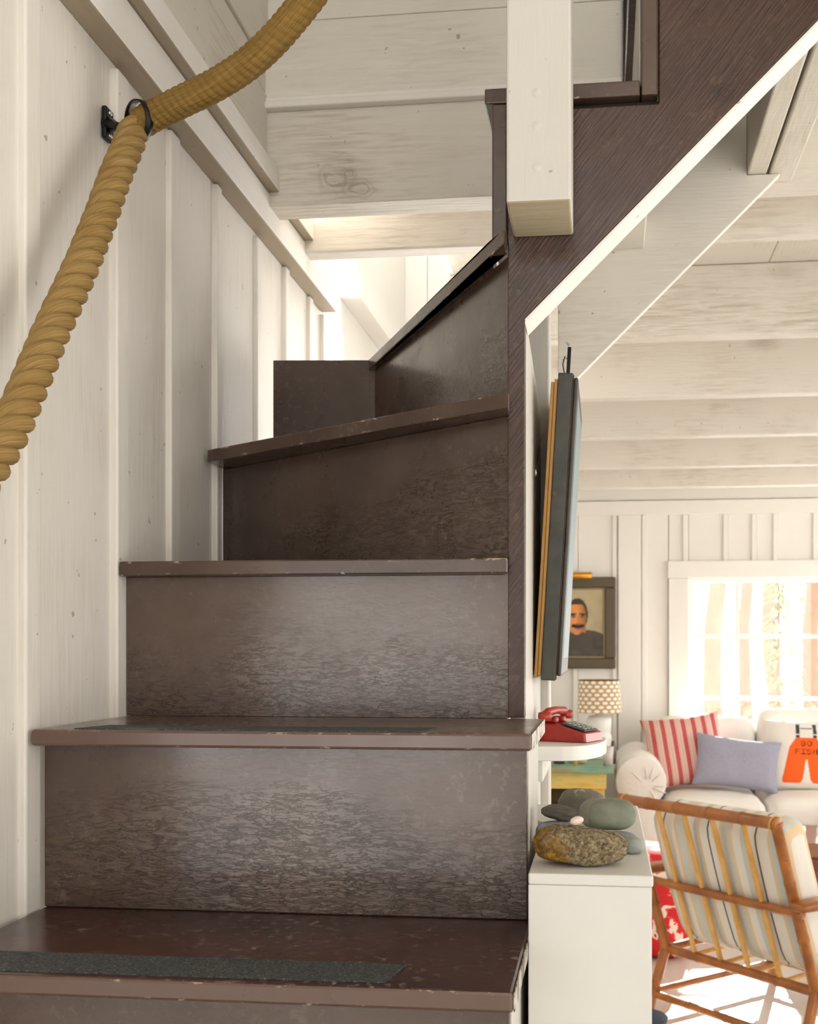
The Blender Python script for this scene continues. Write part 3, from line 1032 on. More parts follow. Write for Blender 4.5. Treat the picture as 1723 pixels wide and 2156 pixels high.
STONE_G = stone_mat('green_grey_stone', srgb(112, 116, 102), srgb(150, 152, 134), 30)
STONE_D = stone_mat('dark_veined_stone', srgb(92, 90, 80), srgb(124, 120, 104), 45, third=(srgb(170, 162, 140), 26, 0.58))
STONE_K = stone_mat('dark_slate_stone', srgb(52, 50, 46), srgb(88, 82, 74), 35, third=(srgb(150, 118, 100), 14, 0.60))
STONE_B = stone_mat('blue_grey_stone', srgb(122, 128, 134), srgb(150, 155, 158), 60, bump=0.15)
STONE_P = stone_mat('pink_quartz_pebble', srgb(226, 196, 184), srgb(240, 220, 210), 80, rough=0.4, bump=0.1)
LICHEN = lichen_mat()


def stone(px, D, z0, wx, dy, hz, m, label, rot=0.0, lump=0.10, seed=0, tilt=0.0, pw=2.4, sub=4):
    k = (px - CX) / FPX
    x, y = (k * CS - SN) * D, (k * SN + CS) * D
    bm = bmesh.new()
    bmesh.ops.create_icosphere(bm, subdivisions=sub, radius=1.0)
    for v in bm.verts:
        d = v.co.normalized()
        r = 1.0 / (abs(d.x) ** pw + abs(d.y) ** pw + abs(d.z) ** pw) ** (1 / pw)
        nz = noise.noise(d * 1.3 + Vector((seed * 3.1, seed, 0))) * lump + noise.noise(d * 3.1 + Vector((seed, 7, 0))) * lump * 0.4
        if sub > 4:
            nz += noise.noise(d * 9 + Vector((seed, 2, 0))) * lump * 0.22 + noise.noise(d * 22) * lump * 0.12
        d = d * r * (1 + nz)
        v.co = Vector((d.x * wx / 2, d.y * dy / 2, d.z * hz / 2))
    bmesh.ops.rotate(bm, verts=bm.verts[:], cent=(0, 0, 0), matrix=Matrix.Rotation(tilt, 3, 'Y'))
    mn = min(v.co.z for v in bm.verts)
    for v in bm.verts:                       # settle on a small flat
        v.co.z = max(v.co.z, mn + hz * 0.03) - (mn + hz * 0.03)
    bmesh.ops.rotate(bm, verts=bm.verts[:], cent=(0, 0, 0), matrix=Matrix.Rotation(rot, 3, 'Z'))
    top = max(v.co.z for v in bm.verts)
    o = MB().bm(bm, True).build('stone', m, None)
    o.location = (x, y, z0 + o.location.z)
    tag(o, label, 'stone', 'beach stones on the white plinth')
    return z0 + top


ztop = stone(1221, 1.222, zt, 0.097, 0.058, 0.0395, LICHEN, 'large rough lichen-covered rock with a yellow patch at the front of the stones', 0.08, 0.16, 3, 0.05, 2.6, 5)
stone(1215, 1.228, ztop - 0.0005, 0.0150, 0.011, 0.0092, STONE_P, 'tiny pale pink pebble lying on top of the lichen rock', 0.3, 0.1, 5, -0.25, 2.2, 3)
tg = stone(1173, 1.345, zt, 0.050, 0.055, 0.028, STONE_B, 'smooth pale grey flat stone under the dark slate stone', 0.2, 0.08, 9)
stone(1180, 1.355, tg - 0.0008, 0.044, 0.034, 0.017, STONE_K, 'flat dark slate stone lying on the pale grey stone', 0.1, 0.22, 11, 0.12)
tb = stone(1300, 1.352, zt, 0.046, 0.040, 0.0145, STONE_B, 'blue-grey flat stone beneath the round green stone', 0.2, 0.06, 13)
stone(1332, 1.290, zt, 0.024, 0.030, 0.019, stone_mat('grey_green_flat_stone', srgb(140, 146, 142), srgb(160, 164, 158), 50), 'small grey-green flat stone right of the lichen rock', 0.3, 0.08, 15)
stone(1290, 1.372, tb - 0.0006, 0.0575, 0.042, 0.0385, STONE_G, 'big smooth round green-grey stone, frontmost of the upper stones', -0.05, 0.06, 17)
stone(1262, 1.47, zt, 0.052, 0.044, 0.0385, STONE_G, 'green-grey stone half hidden behind the big round stone', 0.4, 0.07, 19)
stone(1226, 1.555, zt, 0.066, 0.046, 0.040, STONE_D, 'dark veined oval stone at the back of the pile', -0.12, 0.08, 23, 0.08)

# toy-sized red telephone
ph = thing('telephone', 'red push-button desk telephone with worn paint on the white shelf', 'telephone', (-0.0525, 1.735, zs + 0.0002), math.radians(-24))
ph.scale = (0.93, 0.93, 0.95)
REDP = stone_mat('worn_red_paint', srgb(140, 34, 26), srgb(184, 58, 42), 30, rough=0.35, bump=0.1, third=(srgb(96, 40, 34), 60, 0.62))
PINK = plain('worn_pink_edge', srgb(214, 150, 146), 0.4)
DKG = plain('dark_green_keypad', srgb(34, 52, 50), 0.35)
KEY = plain('pale_phone_key', srgb(150, 158, 150), 0.4)
pb = MB()
pb.prism([(-0.040, 0.0), (0.046, 0.0), (0.0445, 0.0145), (-0.005, 0.0275), (-0.0385, 0.0290)], 'y', -0.034, 0.034, 0.0025)
pb.build('body', REDP, ph)
MB().prism([(0.0462, 0.001), (0.0472, 0.001), (0.0458, 0.0135), (0.0450, 0.0138)], 'y', -0.031, 0.031, 0.0003).build('front_edge', PINK, ph)
sl = math.atan2(0.0145 - 0.0275, 0.0445 + 0.005)
KM = Matrix.Translation((0.020, 0, 0.0222)) @ Matrix.Rotation(-sl, 4, 'Y')
kp = MB().box(-0.022, 0.022, -0.026, 0.026, 0.0, 0.0020, 0.0008, M=KM).build('keypad', DKG, ph)
for a in range(4):
    for b in range(3):
        MB().box(-0.016 + a * 0.0095, -0.010 + a * 0.0095, -0.018 + b * 0.013, -0.009 + b * 0.013, 0.0020, 0.0042, 0.0006, M=KM).build('key', KEY, kp)
MB().box(-0.034, -0.012, -0.020, -0.008, 0.028, 0.038, 0.003).box(-0.034, -0.012, 0.008, 0.020, 0.028, 0.038, 0.003).build('cradle', REDP, ph)
hs = MB().tube([(-0.022, -0.044, 0.0415), (-0.022, -0.03, 0.0460), (-0.022, 0, 0.0480), (-0.022, 0.03, 0.0460), (-0.022, 0.044, 0.0415)], [0.006, 0.0068, 0.0062, 0.0068, 0.006], 12)
for s in (-1, 1):
    hs.lathe([(0.0, -0.003), (0.010, -0.003), (0.0115, 0.003), (0.0105, 0.010), (0.0, 0.012)], 16, c=(-0.022, s * 0.040, 0.036))
hs.build('handset', REDP, ph)

# ------------------------------------------------------------------ FRAMED BOARD leaning on the stair side wall
fb = thing('framed_board', 'dark painted framed board hanging edge-on beside the stairs', 'picture frame', (-0.1018, 1.68, Z(-0.042)))
FRD = stone_mat('worn_blue_black_frame', srgb(34, 36, 31), srgb(66, 64, 54), 18, rough=0.42, bump=0.25, third=(srgb(96, 66, 46), 34, 0.62))
FRO = plain('raw_ochre_wood', srgb(186, 138, 74), 0.6, var=0.35, nscale=30)
FRB = plain('painted_blue_reflection', srgb(128, 146, 152), 0.45)  # pale blue paints the front face's reflection into its colour
FRE = stone_mat('chipped_red_edge', srgb(44, 34, 30), srgb(104, 60, 42), 60, rough=0.4)
tl = math.atan2(0.026, 0.449)
TM = Matrix.Rotation(tl, 4, 'Y')
MB().box(0.0006, 0.0055, 0.004, 0.30, 0.0, 0.436, 0.001, M=TM).build('backing_board', FRO, fb)
MB().box(0.0058, 0.0105, 0.002, 0.30, 0.002, 0.440, 0.001, M=TM).build('backing_board', FRO, fb)
MB().box(0.0108, 0.0325, 0.0, 0.305, -0.004, 0.449, 0.0015, M=TM).build('frame', FRD, fb)
MB().box(0.0327, 0.0340, 0.002, 0.303, -0.002, 0.447, 0.0005, M=TM).build('frame_lip', FRE, fb)
MB().box(0.0342, 0.0405, 0.001, 0.304, 0.003, 0.443, 0.0055, 4, M=TM).build('front_moulding', FRD, fb)
MB().box(0.0395, 0.0412, 0.030, 0.275, 0.028, 0.420, 0.001, M=TM).build('front_panel', FRB, fb)
hb = MB().box(0.0200, 0.0255, 0.050, 0.056, 0.449, 0.500, 0.0005, M=TM)
hb.build('hanging_bar', IRON, fb)
MB().tube([TM @ Vector((0.019, 0.052, 0.452)), TM @ Vector((0.014, 0.052, 0.474)), TM @ Vector((0.0165, 0.052, 0.486)), TM @ Vector((0.0195, 0.052, 0.482))], 0.0009, 6).build('wire_loop', IRON, fb)
eye = Vector((-0.004 + 0.012, -0.006, 0.300))
er = [Vector((0.0055 + 0.0, 0.0, 0.300)) + Vector((0.0, 0.0042 * math.cos(a), 0.0042 * math.sin(a))) + Vector((-0.0015, -0.006, 0)) for a in [i * math.pi / 8 for i in range(17)]]
MB().tube(er, 0.0011, 6, caps=False).build('screw_eye', SCREW, fb)
MB().tube([Vector((0.004, -0.006, 0.304)), Vector((0.006, 0.05, 0.350)), Vector((0.006, 0.15, 0.385))], 0.0008, 5).build('hanging_wire', IRON, fb)


# ------------------------------------------------------------------ SOFT GOODS
def fabric(name, c, var=0.10, scale=220, bump=0.25):
    n = NT(name)
    d = tuple(x * (1 - var) for x in c[:3]) + (1,)
    wv = n.noise(n.map((1, 1, 1)), scale, 3)
    n.col(n.mix(wv, d, c))
    n.rough(0.9)
    n.b.inputs['Specular IOR Level'].default_value = 0.2
    pv = n.bump(n.noise(n.map((1, 1, 1)), 7, 3), 0.5, 0.02)
    n.bump(wv, bump, 0.002, pv)
    return n.m


def stripe_mat(name, stops, period, axis=0, interp='CONSTANT'):
    n = NT(name)
    tc = n.n('TexCoord')
    sx = n.n('SeparateXYZ')
    n.link(tc.outputs['Object'], sx.inputs[0])
    f = n.math('FRACT', n.math('DIVIDE', n.math('ADD', sx.outputs[axis], 10 * period), period))
    c = n.ramp(f, *stops, interp=interp)
    nz = n.noise(n.map((1, 1, 1)), 240, 3)
    n.col(n.mix(n.math('MULTIPLY', nz, 0.25), c, srgb(200, 190, 180)))
    n.rough(0.9)
    n.b.inputs['Specular IOR Level'].default_value = 0.2
    n.bump(n.noise(n.map((1, 1, 1)), 8, 3), 0.5, 0.015)
    return n.m


LINEN = fabric('off_white_slipcover', (0.86, 0.835, 0.785, 1), 0.06)
CREAM = fabric('cream_canvas', (0.84, 0.81, 0.75, 1), 0.05)
DENIM = fabric('blue_grey_linen', srgb(168, 170, 188), 0.28, 160)
REDSTR = stripe_mat('red_ticking_stripe', ((0.0, srgb(196, 66, 70)), (0.36, srgb(236, 218, 204)), (0.44, srgb(202, 84, 84)), (0.50, srgb(236, 218, 204)),
                                           (0.62, srgb(210, 108, 104)), (0.68, srgb(236, 218, 204)), (0.78, srgb(202, 84, 84)), (0.82, srgb(236, 218, 204)), (0.92, srgb(196, 66, 70))), 0.052)


def cushion(name, wd, ht, th, mats, M, parent=None, nu=28, fn=None, sag=0.08):
    """pillow in local x (width) z (height), y thickness; M places it"""
    mb = MB()
    vs, fs, mi, uv = [], [], [], []
    for sgn in (-1, 1):
        base = len(vs)
        for j in range(nu + 1):
            for i in range(nu + 1):
                u, v = -1 + 2 * i / nu, -1 + 2 * j / nu
                x = wd / 2 * u * (1 - sag * (1 - v * v) * abs(u) ** 3)
                z = ht / 2 * v * (1 - sag * (1 - u * u) * abs(v) ** 3)
                t = th / 2 * ((1 - u ** 4) * (1 - v ** 4)) ** 0.55
                t += th * 0.03 * noise.noise(Vector((u * 2.2, v * 2.2, sgn * 3 + wd))) * (1 - u ** 4) * (1 - v ** 4)
                vs.append(Vector((x, sgn * t, z)))
        for j in range(nu):
            for i in range(nu):
                a = base + j * (nu + 1) + i
                q = [a, a + 1, a + nu + 2, a + nu + 1]
                fs.append(q if sgn < 0 else q[::-1])
                uc, vc = -1 + 2 * (i + 0.5) / nu, -1 + 2 * (j + 0.5) / nu
                mi.append(fn(uc, vc) if (fn and sgn < 0) else 0)
    mb.add(vs, fs, None, mi, True)
    o = mb.build(name, mats, parent, center=False)
    if parent is None:
        o.matrix_world = M
    else:
        o.matrix_local = M
    return o


def rbox(x0, x1, y0, y1, z0, z1, r, seg=4, bulge=0.0, cuts=10):
    bm = bmesh.new()
    bmesh.ops.create_cube(bm, size=2.0)
    bmesh.ops.subdivide_edges(bm, edges=bm.edges[:], cuts=cuts, use_grid_fill=True)
    hx, hy, hz = (x1 - x0) / 2, (y1 - y0) / 2, (z1 - z0) / 2
    for v in bm.verts:
        p = Vector((v.co.x * hx, v.co.y * hy, v.co.z * hz))
        c = Vector((max(-hx + r, min(hx - r, p.x)), max(-hy + r, min(hy - r, p.y)), max(-hz + r, min(hz - r, p.z))))
        d = p - c
        if d.length > 1e-9:
            p = c + d.normalized() * r
        if bulge:
            u = Vector((p.x / hx, p.y / hy, p.z / hz))
            p.z += bulge * (1 - min(1, u.x ** 2)) * (1 - min(1, u.y ** 2)) * (1 if u.z > 0 else -0.3)
            p += Vector([noise.noise(p * 9 + Vector((x0, y0, z0))) * 0.006 for _ in range(1)] * 3)
        v.co = p + Vector(((x0 + x1) / 2, (y0 + y1) / 2, (z0 + z1) / 2))
    return bm


# sofa
SX, SY = 0.062, 5.50
sofa = thing('sofa', 'white slipcovered sofa with rolled arms under the window', 'sofa', (SX, SY, 0))
SWID, ARM = 1.95, 0.235
MB().box(0.03, SWID - 0.03, 0.03, 0.93, 0.06, 0.33, 0.02, 3, True).build('base', LINEN, sofa)
MB().bm(rbox(ARM - 0.02, SWID - ARM + 0.02, 0.72, 0.95, 0.30, 0.80, 0.07), True).build('backrest', LINEN, sofa)
for s in (0, 1):
    xa = ARM / 2 if s == 0 else SWID - ARM / 2
    a = MB()
    prof = []
    for k in range(25):
        t = math.radians(-60 + k * 300 / 24)
        prof.append((xa + 0.122 * math.cos(t), 0.560 + 0.122 * math.sin(t)))
    prof = [(xa + 0.075, 0.08), (xa + 0.075, 0.42)] + [(xa + 0.122 * math.cos(math.radians(-52 + k * 284 / 22)), 0.562 + 0.122 * math.sin(math.radians(-52 + k * 284 / 22))) for k in range(23)] + [(xa - 0.075, 0.42), (xa - 0.075, 0.08)]
    a.prism(prof, 'y', 0.0, 0.90, 0.008)
    arm = a.build('arm', LINEN, sofa, smooth=True)
    # gathered pleats on the arm front
    gm_ = MB()
    for k in range(7):
        t = -1.0 + 0.55 * k + 0.12 * math.sin(k * 2.3)
        d = Vector((math.cos(t), 0, math.sin(t)))
        c = Vector((xa + 0.03, -0.004, 0.545))
        gm_.tube([c + d * 0.03, c + d * 0.07 + Vector((0, 0.001, 0)), c + d * (0.095)], [0.002, 0.0045, 0.002], 6)
    gm_.build('pleats', LINEN, arm)
for i, (a, b) in enumerate(((ARM + 0.004, 0.715), (0.722, 1.215), (1.222, SWID - ARM - 0.004))):
    MB().bm(rbox(a, b, 0.015, 0.74, 0.331, 0.472, 0.055, bulge=0.022), True).build('seat_cushion', LINEN, sofa)
BC = [(ARM - 0.03, 0.735, 0.84, 0.012), (0.742, 1.25, 0.885, 0.02), (1.255, SWID - ARM, 0.87, 0.02)]
for (a, b, t, bl) in BC:
    bm = rbox(a, b, 0.555, 0.745, 0.488, t, 0.075)
    bmesh.ops.rotate(bm, verts=bm.verts[:], cent=(0, 0.65, 0.5), matrix=Matrix.Rotation(-0.14, 3, 'X'))
    MB().bm(bm, True).build('back_cushion', LINEN, sofa)

seat_z = 0.49


def place(px, py, D, roll, lean, yaw=0.0):
    p = P(px, py, D)
    return Matrix.Translation(p) @ Matrix.Rotation(yaw, 4, 'Z') @ Matrix.Rotation(lean, 4, 'X') @ Matrix.Rotation(roll, 4, 'Y')


c1 = cushion('cushion', 0.405, 0.375, 0.13, REDSTR, place(1442, 1580, 5.83, math.radians(-8), math.radians(-20), 0.0))
tag(c1, 'square red and white striped throw cushion leaning at the left of the sofa', 'cushion')
c2 = cushion('cushion', 0.425, 0.265, 0.12, DENIM, place(1552, 1607, 5.70, math.radians(7), math.radians(-16), 0.05))
tag(c2, 'oblong plain blue-grey lumbar cushion in front of the striped one', 'cushion')

FONT = {'G': '01110 10001 10000 10111 10001 10001 01110', 'O': '01110 10001 10001 10001 10001 10001 01110', 'F': '11111 10000 10000 11110 10000 10000 10000',
        'I': '11111 00100 00100 00100 00100 00100 11111', 'S': '01111 10000 10000 01110 00001 00001 11110', 'H': '10001 10001 10001 11111 10001 10001 10001'}


def letters(word, cx, cy, hgt, gap, u, v):
    cw = hgt * 5 / 7
    tot = len(word) * cw + (len(word) - 1) * gap
    x = u - (cx - tot / 2)
    for ch in word:
        if 0 <= x < cw and -hgt / 2 <= v - cy < hgt / 2:
            rws = FONT[ch].split()
            r = min(6, int((cy + hgt / 2 - v) / hgt * 7))
            return rws[r][min(4, int(x / cw * 5))] == '1'
        x -= cw + gap
    return False


def gofish(u, v):
    u -= 0.02
    top, waist, bot = 0.44, 0.18, -0.84
    if letters('GO', 0.0, 0.28, 0.15, 0.05, u, v) or letters('FISH', 0.0, 0.05, 0.15, 0.035, u, v):
        return 2
    if waist <= v <= top and abs(u) <= 0.25 + (top - v) * 0.62:
        return 1
    if bot <= v < waist:
        half = 0.41 + (waist - v) * 0.20
        slit = 0.0 if v > -0.18 else 0.02 + (-0.18 - v) * 0.13
        edge = 0.05 * (1 - math.cos(max(0.0, (bot + 0.12 - v)) / 0.12 * math.pi / 2)) if v < bot + 0.12 else 0
        if slit + edge < abs(u) < half - edge:
            return 1
    if top < v < 0.86:
        for s in (-1, 1):
            if abs(u - s * (0.20 + 0.02 * (0.86 - v))) < 0.045:
                return 0 if 0.52 < v < 0.55 else 3
        if abs(v - 0.72) < 0.02 and abs(u) < 0.15:
            return 3
    return 0


ORG = fabric('orange_print', srgb(248, 106, 44), 0.08)
BRNP = fabric('dark_brown_print', srgb(84, 40, 22), 0.1)
GRYP = fabric('charcoal_print', srgb(74, 74, 82), 0.1)
c3 = cushion('cushion', 0.40, 0.355, 0.12, [CREAM, ORG, BRNP, GRYP], place(1694, 1590, 5.74, math.radians(1), math.radians(-14), -0.05), nu=130, fn=gofish, sag=0.04)
tag(c3, 'cream cushion printed with orange overalls and the words GO FISH', 'cushion')

# ------------------------------------------------------------------ PAINTING and picture light
px1 = xonY(1297, YF - 0.03)
PW, PT, PB = 0.475, Z((1365 - 1215) / FPX * 6.44), Z((1365 - 1408) / FPX * 6.44)
pt = thing('painting', 'portrait painting of a moustached man in a dark grey jersey on the far wall', 'painting', (px1 - PW / 2, YF - 0.016, (PT + PB) / 2))
PHT = PT - PB
FRM = plain('olive_brown_frame', srgb(92, 80, 56), 0.45, var=0.25)
FRG = plain('pale_gilt_slip', srgb(150, 132, 98), 0.45)
fwid = 0.060
for (x0, x1, z0_, z1_) in ((-PW / 2, PW / 2, PHT / 2 - fwid, PHT / 2), (-PW / 2, PW / 2, -PHT / 2, -PHT / 2 + fwid), (-PW / 2, -PW / 2 + fwid, -PHT / 2 + fwid, PHT / 2 - fwid), (PW / 2 - fwid, PW / 2, -PHT / 2 + fwid, PHT / 2 - fwid)):
    MB().box(x0, x1, -0.030, 0.0, z0_, z1_, 0.008, 3).build('frame_rail', FRM, pt)
iw, ih = PW / 2 - fwid, PHT / 2 - fwid
for (x0, x1, z0_, z1_) in ((-iw, iw, ih - 0.010, ih), (-iw, iw, -ih, -ih + 0.010), (-iw, -iw + 0.010, -ih + .010, ih - .010), (iw - 0.010, iw, -ih + .010, ih - .010)):
    MB().box(x0, x1, -0.020, 0.0, z0_, z1_, 0.003).build('slip', FRG, pt)


def portrait(u, v):
    """u,v in [-1,1]; returns colour of the painted canvas"""
    n_ = noise.noise(Vector((u * 3, v * 3, 4))) * 0.08
    bgc = Vector((176, 160, 128)) * (1 + n_ + 0.05 * v)
    def el(cx, cy, rx, ry, rot=0.0):
        dx, dy = u - cx, v - cy
        c_, s_ = math.cos(rot), math.sin(rot)
        return ((dx * c_ + dy * s_) / rx) ** 2 + ((-dx * s_ + dy * c_) / ry) ** 2
    c = bgc
    fx = 0.12
    if v < -0.36 + 0.20 * max(0.0, 1 - ((u - fx) / 0.95) ** 4) - 0.05 and abs(u - fx) < 1.1:      # jersey
        c = Vector((74, 66, 56)) * (1 + noise.noise(Vector((u * 5, v * 5, 1))) * 0.25)
    if el(fx, -0.20, 0.30, 0.24) < 1 and v < -0.05:
        c = Vector((196, 176, 140)) if v < -0.33 else Vector((176, 112, 60))
    if el(fx, -0.52, 0.46, 0.27) < 1:
        c = Vector((72, 64, 54)) * (1 + n_)
    if el(fx + 0.01, 0.24, 0.345, 0.50) < 1:
        c = Vector((60, 44, 30))                         # hair
    if el(fx - 0.01, 0.15, 0.315, 0.50) < 1 and v < 0.56 - 0.6 * (u - fx) ** 2:
        sh = 1.0 - 0.35 * max(0.0, (u - fx) / 0.3)
        c = Vector((224, 146, 76)) * (sh + n_ * 0.5)     # face
        if v < -0.10:
            c = Vector((206, 140, 92)) * sh
    for s in (-1, 1):
        if el(fx + s * 0.145 + 0.02, 0.265, 0.115, 0.030, -0.12 * s) < 1:
            c = Vector((50, 34, 22))
        e = el(fx + s * 0.145 + 0.02, 0.195, 0.085, 0.042)
        if e < 1:
            c = Vector((92, 66, 46)) if e > 0.5 else Vector((150, 146, 132))
            if el(fx + s * 0.145 + 0.03, 0.195, 0.03, 0.034) < 1:
                c = Vector((44, 36, 30))
    if el(fx + 0.055, 0.09, 0.055, 0.15) < 1:
        c = Vector((206, 124, 64))
    if el(fx + 0.035, -0.035, 0.085, 0.035) < 1:
        c = Vector((150, 86, 50))
    for s in (-1, 1):
        if el(fx + s * 0.085 + 0.03, -0.10 , 0.13, 0.055, 0.28 * s) < 1 or el(fx + s * 0.19 + 0.03, -0.10, 0.045, 0.022, 0.7 * s) < 1:
            c = Vector((20, 16, 14))
    if el(fx + 0.035, -0.175, 0.09, 0.030) < 1:
        c = Vector((168, 88, 62))
    return c


NU, NV = 90, 100
cv = MB()
vv = []
for j in range(NV + 1):
    for i in range(NU + 1):
        vv.append(((-1 + 2 * i / NU) * (iw - 0.008), -0.010, (-1 + 2 * j / NV) * (ih - 0.008)))
cv.add(vv, [[j * (NU + 1) + i, j * (NU + 1) + i + 1, (j + 1) * (NU + 1) + i + 1, (j + 1) * (NU + 1) + i] for j in range(NV) for i in range(NU)])
cv.box(-iw + 0.008, iw - 0.008, -0.0098, -0.001, -ih + 0.008, ih - 0.008)
pm = NT('painted_canvas')
at = pm.n('VertexColor', layer_name='Col')
pm.col(at.outputs[0])
pm.rough(0.5)
pm.bump(pm.noise(pm.vec(), 120, 3), 0.2, 0.001)
canvas = cv.build('canvas', pm.m, pt)
ca = canvas.data.color_attributes.new('Col', 'FLOAT_COLOR', 'POINT')
for idx in range(len(canvas.data.vertices)):
    if idx < (NU + 1) * (NV + 1):
        i, j = idx % (NU + 1), idx // (NU + 1)
        c = portrait(-1 + 2 * i / NU, -1 + 2 * j / NV)
        ca.data[idx].color = srgb(*[max(0, min(255, t)) for t in c])
    else:
        ca.data[idx].color = srgb(150, 136, 110)
BRASS = plain('brass', srgb(214, 150, 52), 0.3, 0.7, bump=0.05)
pcl = P(1205, 1211, 6.37)
plt = thing('picture_light', 'brass tube picture light above the portrait', 'lamp', (px1 - PW / 2, YF - 0.10, pcl.z))
MB().tube([(-0.14, 0, 0), (-0.139, 0, 0), (0.104, 0, 0), (0.105, 0, 0)], [0.017, 0.019, 0.019, 0.017], 16).build('tube_shade', BRASS, plt)
MB().tube([(0, 0.019, 0), (0, 0.06, 0.012), (0, 0.083, -0.005)], 0.006, 8).build('bracket_arm', BRASS, plt)

# ------------------------------------------------------------------ END TABLE, LAMP, small things
def paint_layers(name, c1, c2, c3):
    n = NT(name)
    f = n.noise(n.map((3, 12, 12)), 1.6, 5, 0.65)
    n.col(n.ramp(f, (0.36, c1), (0.5, c2), (0.66, c3)))
    n.rough(0.55)
    n.bump(n.noise(n.vec(), 40, 4), 0.25, 0.002)
    return n.m


GRT = paint_layers('distressed_green_paint', srgb(104, 148, 122), srgb(132, 172, 146), srgb(150, 140, 100))
YLW = paint_layers('distressed_yellow_paint', srgb(214, 178, 74), srgb(222, 196, 116), srgb(142, 184, 96))
YLG = plain('yellow_leg_paint', srgb(226, 190, 104), 0.6)
et = thing('end_table', 'distressed green and yellow end table beside the sofa arm', 'table', (-0.09, 5.45, 0))
tz = 0.643
MB().box(-0.26, 0.138, -0.16, 0.46, tz - 0.020, tz, 0.004).build('tabletop', GRT, et)
MB().box(-0.23, 0.105, -0.120, -0.10, tz - 0.098, tz - 0.0205, 0.003).build('apron', YLW, et)
MB().box(-0.23, 0.105, 0.40, 0.42, tz - 0.098, tz - 0.0205, 0.003).build('apron', YLW, et)
for sx in (-0.225, 0.035):
    for sy in (-0.098, 0.33):
        MB().box(sx, sx + 0.062, sy, sy + 0.062, 0, tz - 0.0205, 0.004).build('leg', YLG, et)
BSK = plain('brown_wicker', srgb(110, 92, 66), 0.8, var=0.5, nscale=60, bump=0.5, bscale=90)
bk = MB().bm(rbox(-0.345, -0.03, 5.72, 6.02, 0.0, 0.50, 0.03), True).build('basket', BSK, None)
bk.location.z = 0.25
tag(bk, 'tall brown wicker basket standing behind the yellow table leg', 'basket')

lp = P(1262, 1600, 5.75)
lamp = thing('table_lamp', 'white ceramic table lamp with a perforated tan shade', 'lamp', (lp.x, lp.y, tz))
pz = lambda py: Z((1365 - py) / FPX * 5.75) - tz
CER = plain('white_ceramic', (0.84, 0.82, 0.78, 1), 0.25, var=0.03, bump=0)
zb0, zb1 = 0.0, pz(1500)
MB().lathe([(0.0, 0.0), (0.050, 0.0), (0.054, 0.006), (0.052, 0.03), (0.060, 0.06), (0.064, zb1 * 0.45), (0.062, zb1 * 0.52), (0.056, zb1 * 0.55), (0.060, zb1 * 0.60), (0.062, zb1 * 0.86), (0.050, zb1 * 0.93), (0.020, zb1 * 0.95), (0.018, zb1 + 0.02), (0.0, zb1 + 0.02)], 28).build('base', CER, lamp)
n = NT('perforated_tan_shade')
uvn = n.n('TexCoord').outputs['UV']
sx = n.n('SeparateXYZ')
n.link(uvn, sx.inputs[0])
U = n.math('MULTIPLY', sx.outputs[0], 17.0)
V = n.math('MULTIPLY', sx.outputs[1], 8.0)
row = n.math('FLOOR', V)
U2 = n.math('ADD', U, n.math('MULTIPLY', n.math('MODULO', row, 2.0), 0.5))
du = n.math('SUBTRACT', n.math('FRACT', U2), 0.5)
dv = n.math('SUBTRACT', n.math('FRACT', V), 0.5)
rr = n.math('SQRT', n.math('ADD', n.math('MULTIPLY', du, du), n.math('MULTIPLY', n.math('MULTIPLY', dv, dv), 0.8)))
n.col(n.ramp(rr, (0.30, srgb(244, 238, 226)), (0.38, srgb(186, 156, 112))))
n.rough(0.7)
SHADE = n.m
s0z, s1z = pz(1500), pz(1432)
MB().lathe([(0.112, s0z), (0.102, s1z)], 40).lathe([(0.099, s1z), (0.109, s0z)], 40).build('shade', SHADE, lamp)
MB().tube([(0.1025 * math.cos(a), 0.1025 * math.sin(a), s1z) for a in [i * math.pi / 16 for i in range(33)]], 0.0025, 6, caps=False).build('shade_ring', IRON, lamp)
MB().tube([(0, 0, zb1 + 0.02), (0, 0, s1z)], 0.006, 8).tube([(-0.1, 0, s1z), (0.1, 0, s1z)], 0.002, 6).build('stem', BRASS, lamp)


def small(name, px, D, prof, m, label, cat):
    p = P(px, 1600, D)
    o = MB().lathe(prof, 18, c=(0, 0, 0)).build(name, m, None)
    o.location = (p.x, p.y, tz + 0.0005 + o.location.z)
    tag(o, label, cat)


small('cup', 1178, 5.50, [(0.0, 0), (0.026, 0), (0.034, 0.07), (0.031, 0.07), (0.024, 0.006), (0, 0.006)], plain('pewter', srgb(120, 122, 128), 0.35, 0.6), 'grey pewter cup at the left on the green table', 'cup')
small('candle', 1212, 5.42, [(0.0, 0), (0.009, 0), (0.009, 0.075), (0.002, 0.078), (0.002, 0.086), (0, 0.086)], plain('yellow_wax', srgb(232, 190, 92), 0.5), 'short yellow candle on the green table', 'candle')
small('seashell', 1203, 5.55, [(0.0, 0), (0.016, 0.004), (0.024, 0.018), (0.018, 0.034), (0.008, 0.046), (0, 0.052)], CER, 'white seashell left of the yellow candle on the green table', 'shell')
small('seashell', 1226, 5.50, [(0.0, 0), (0.018, 0.004), (0.024, 0.015), (0.016, 0.030), (0.006, 0.040), (0, 0.044)], plain('cream_shell', srgb(226, 206, 170), 0.4), 'cream seashell right of the yellow candle on the green table', 'shell')
small('drinking_glass', 1281, 5.42, [(0.0, 0), (0.022, 0), (0.026, 0.09), (0.0245, 0.09), (0.0205, 0.004), (0, 0.004)], plain('frosted_pale_glass', srgb(214, 206, 200), 0.2), 'pale drinking glass at the right end of the green table', 'glass')
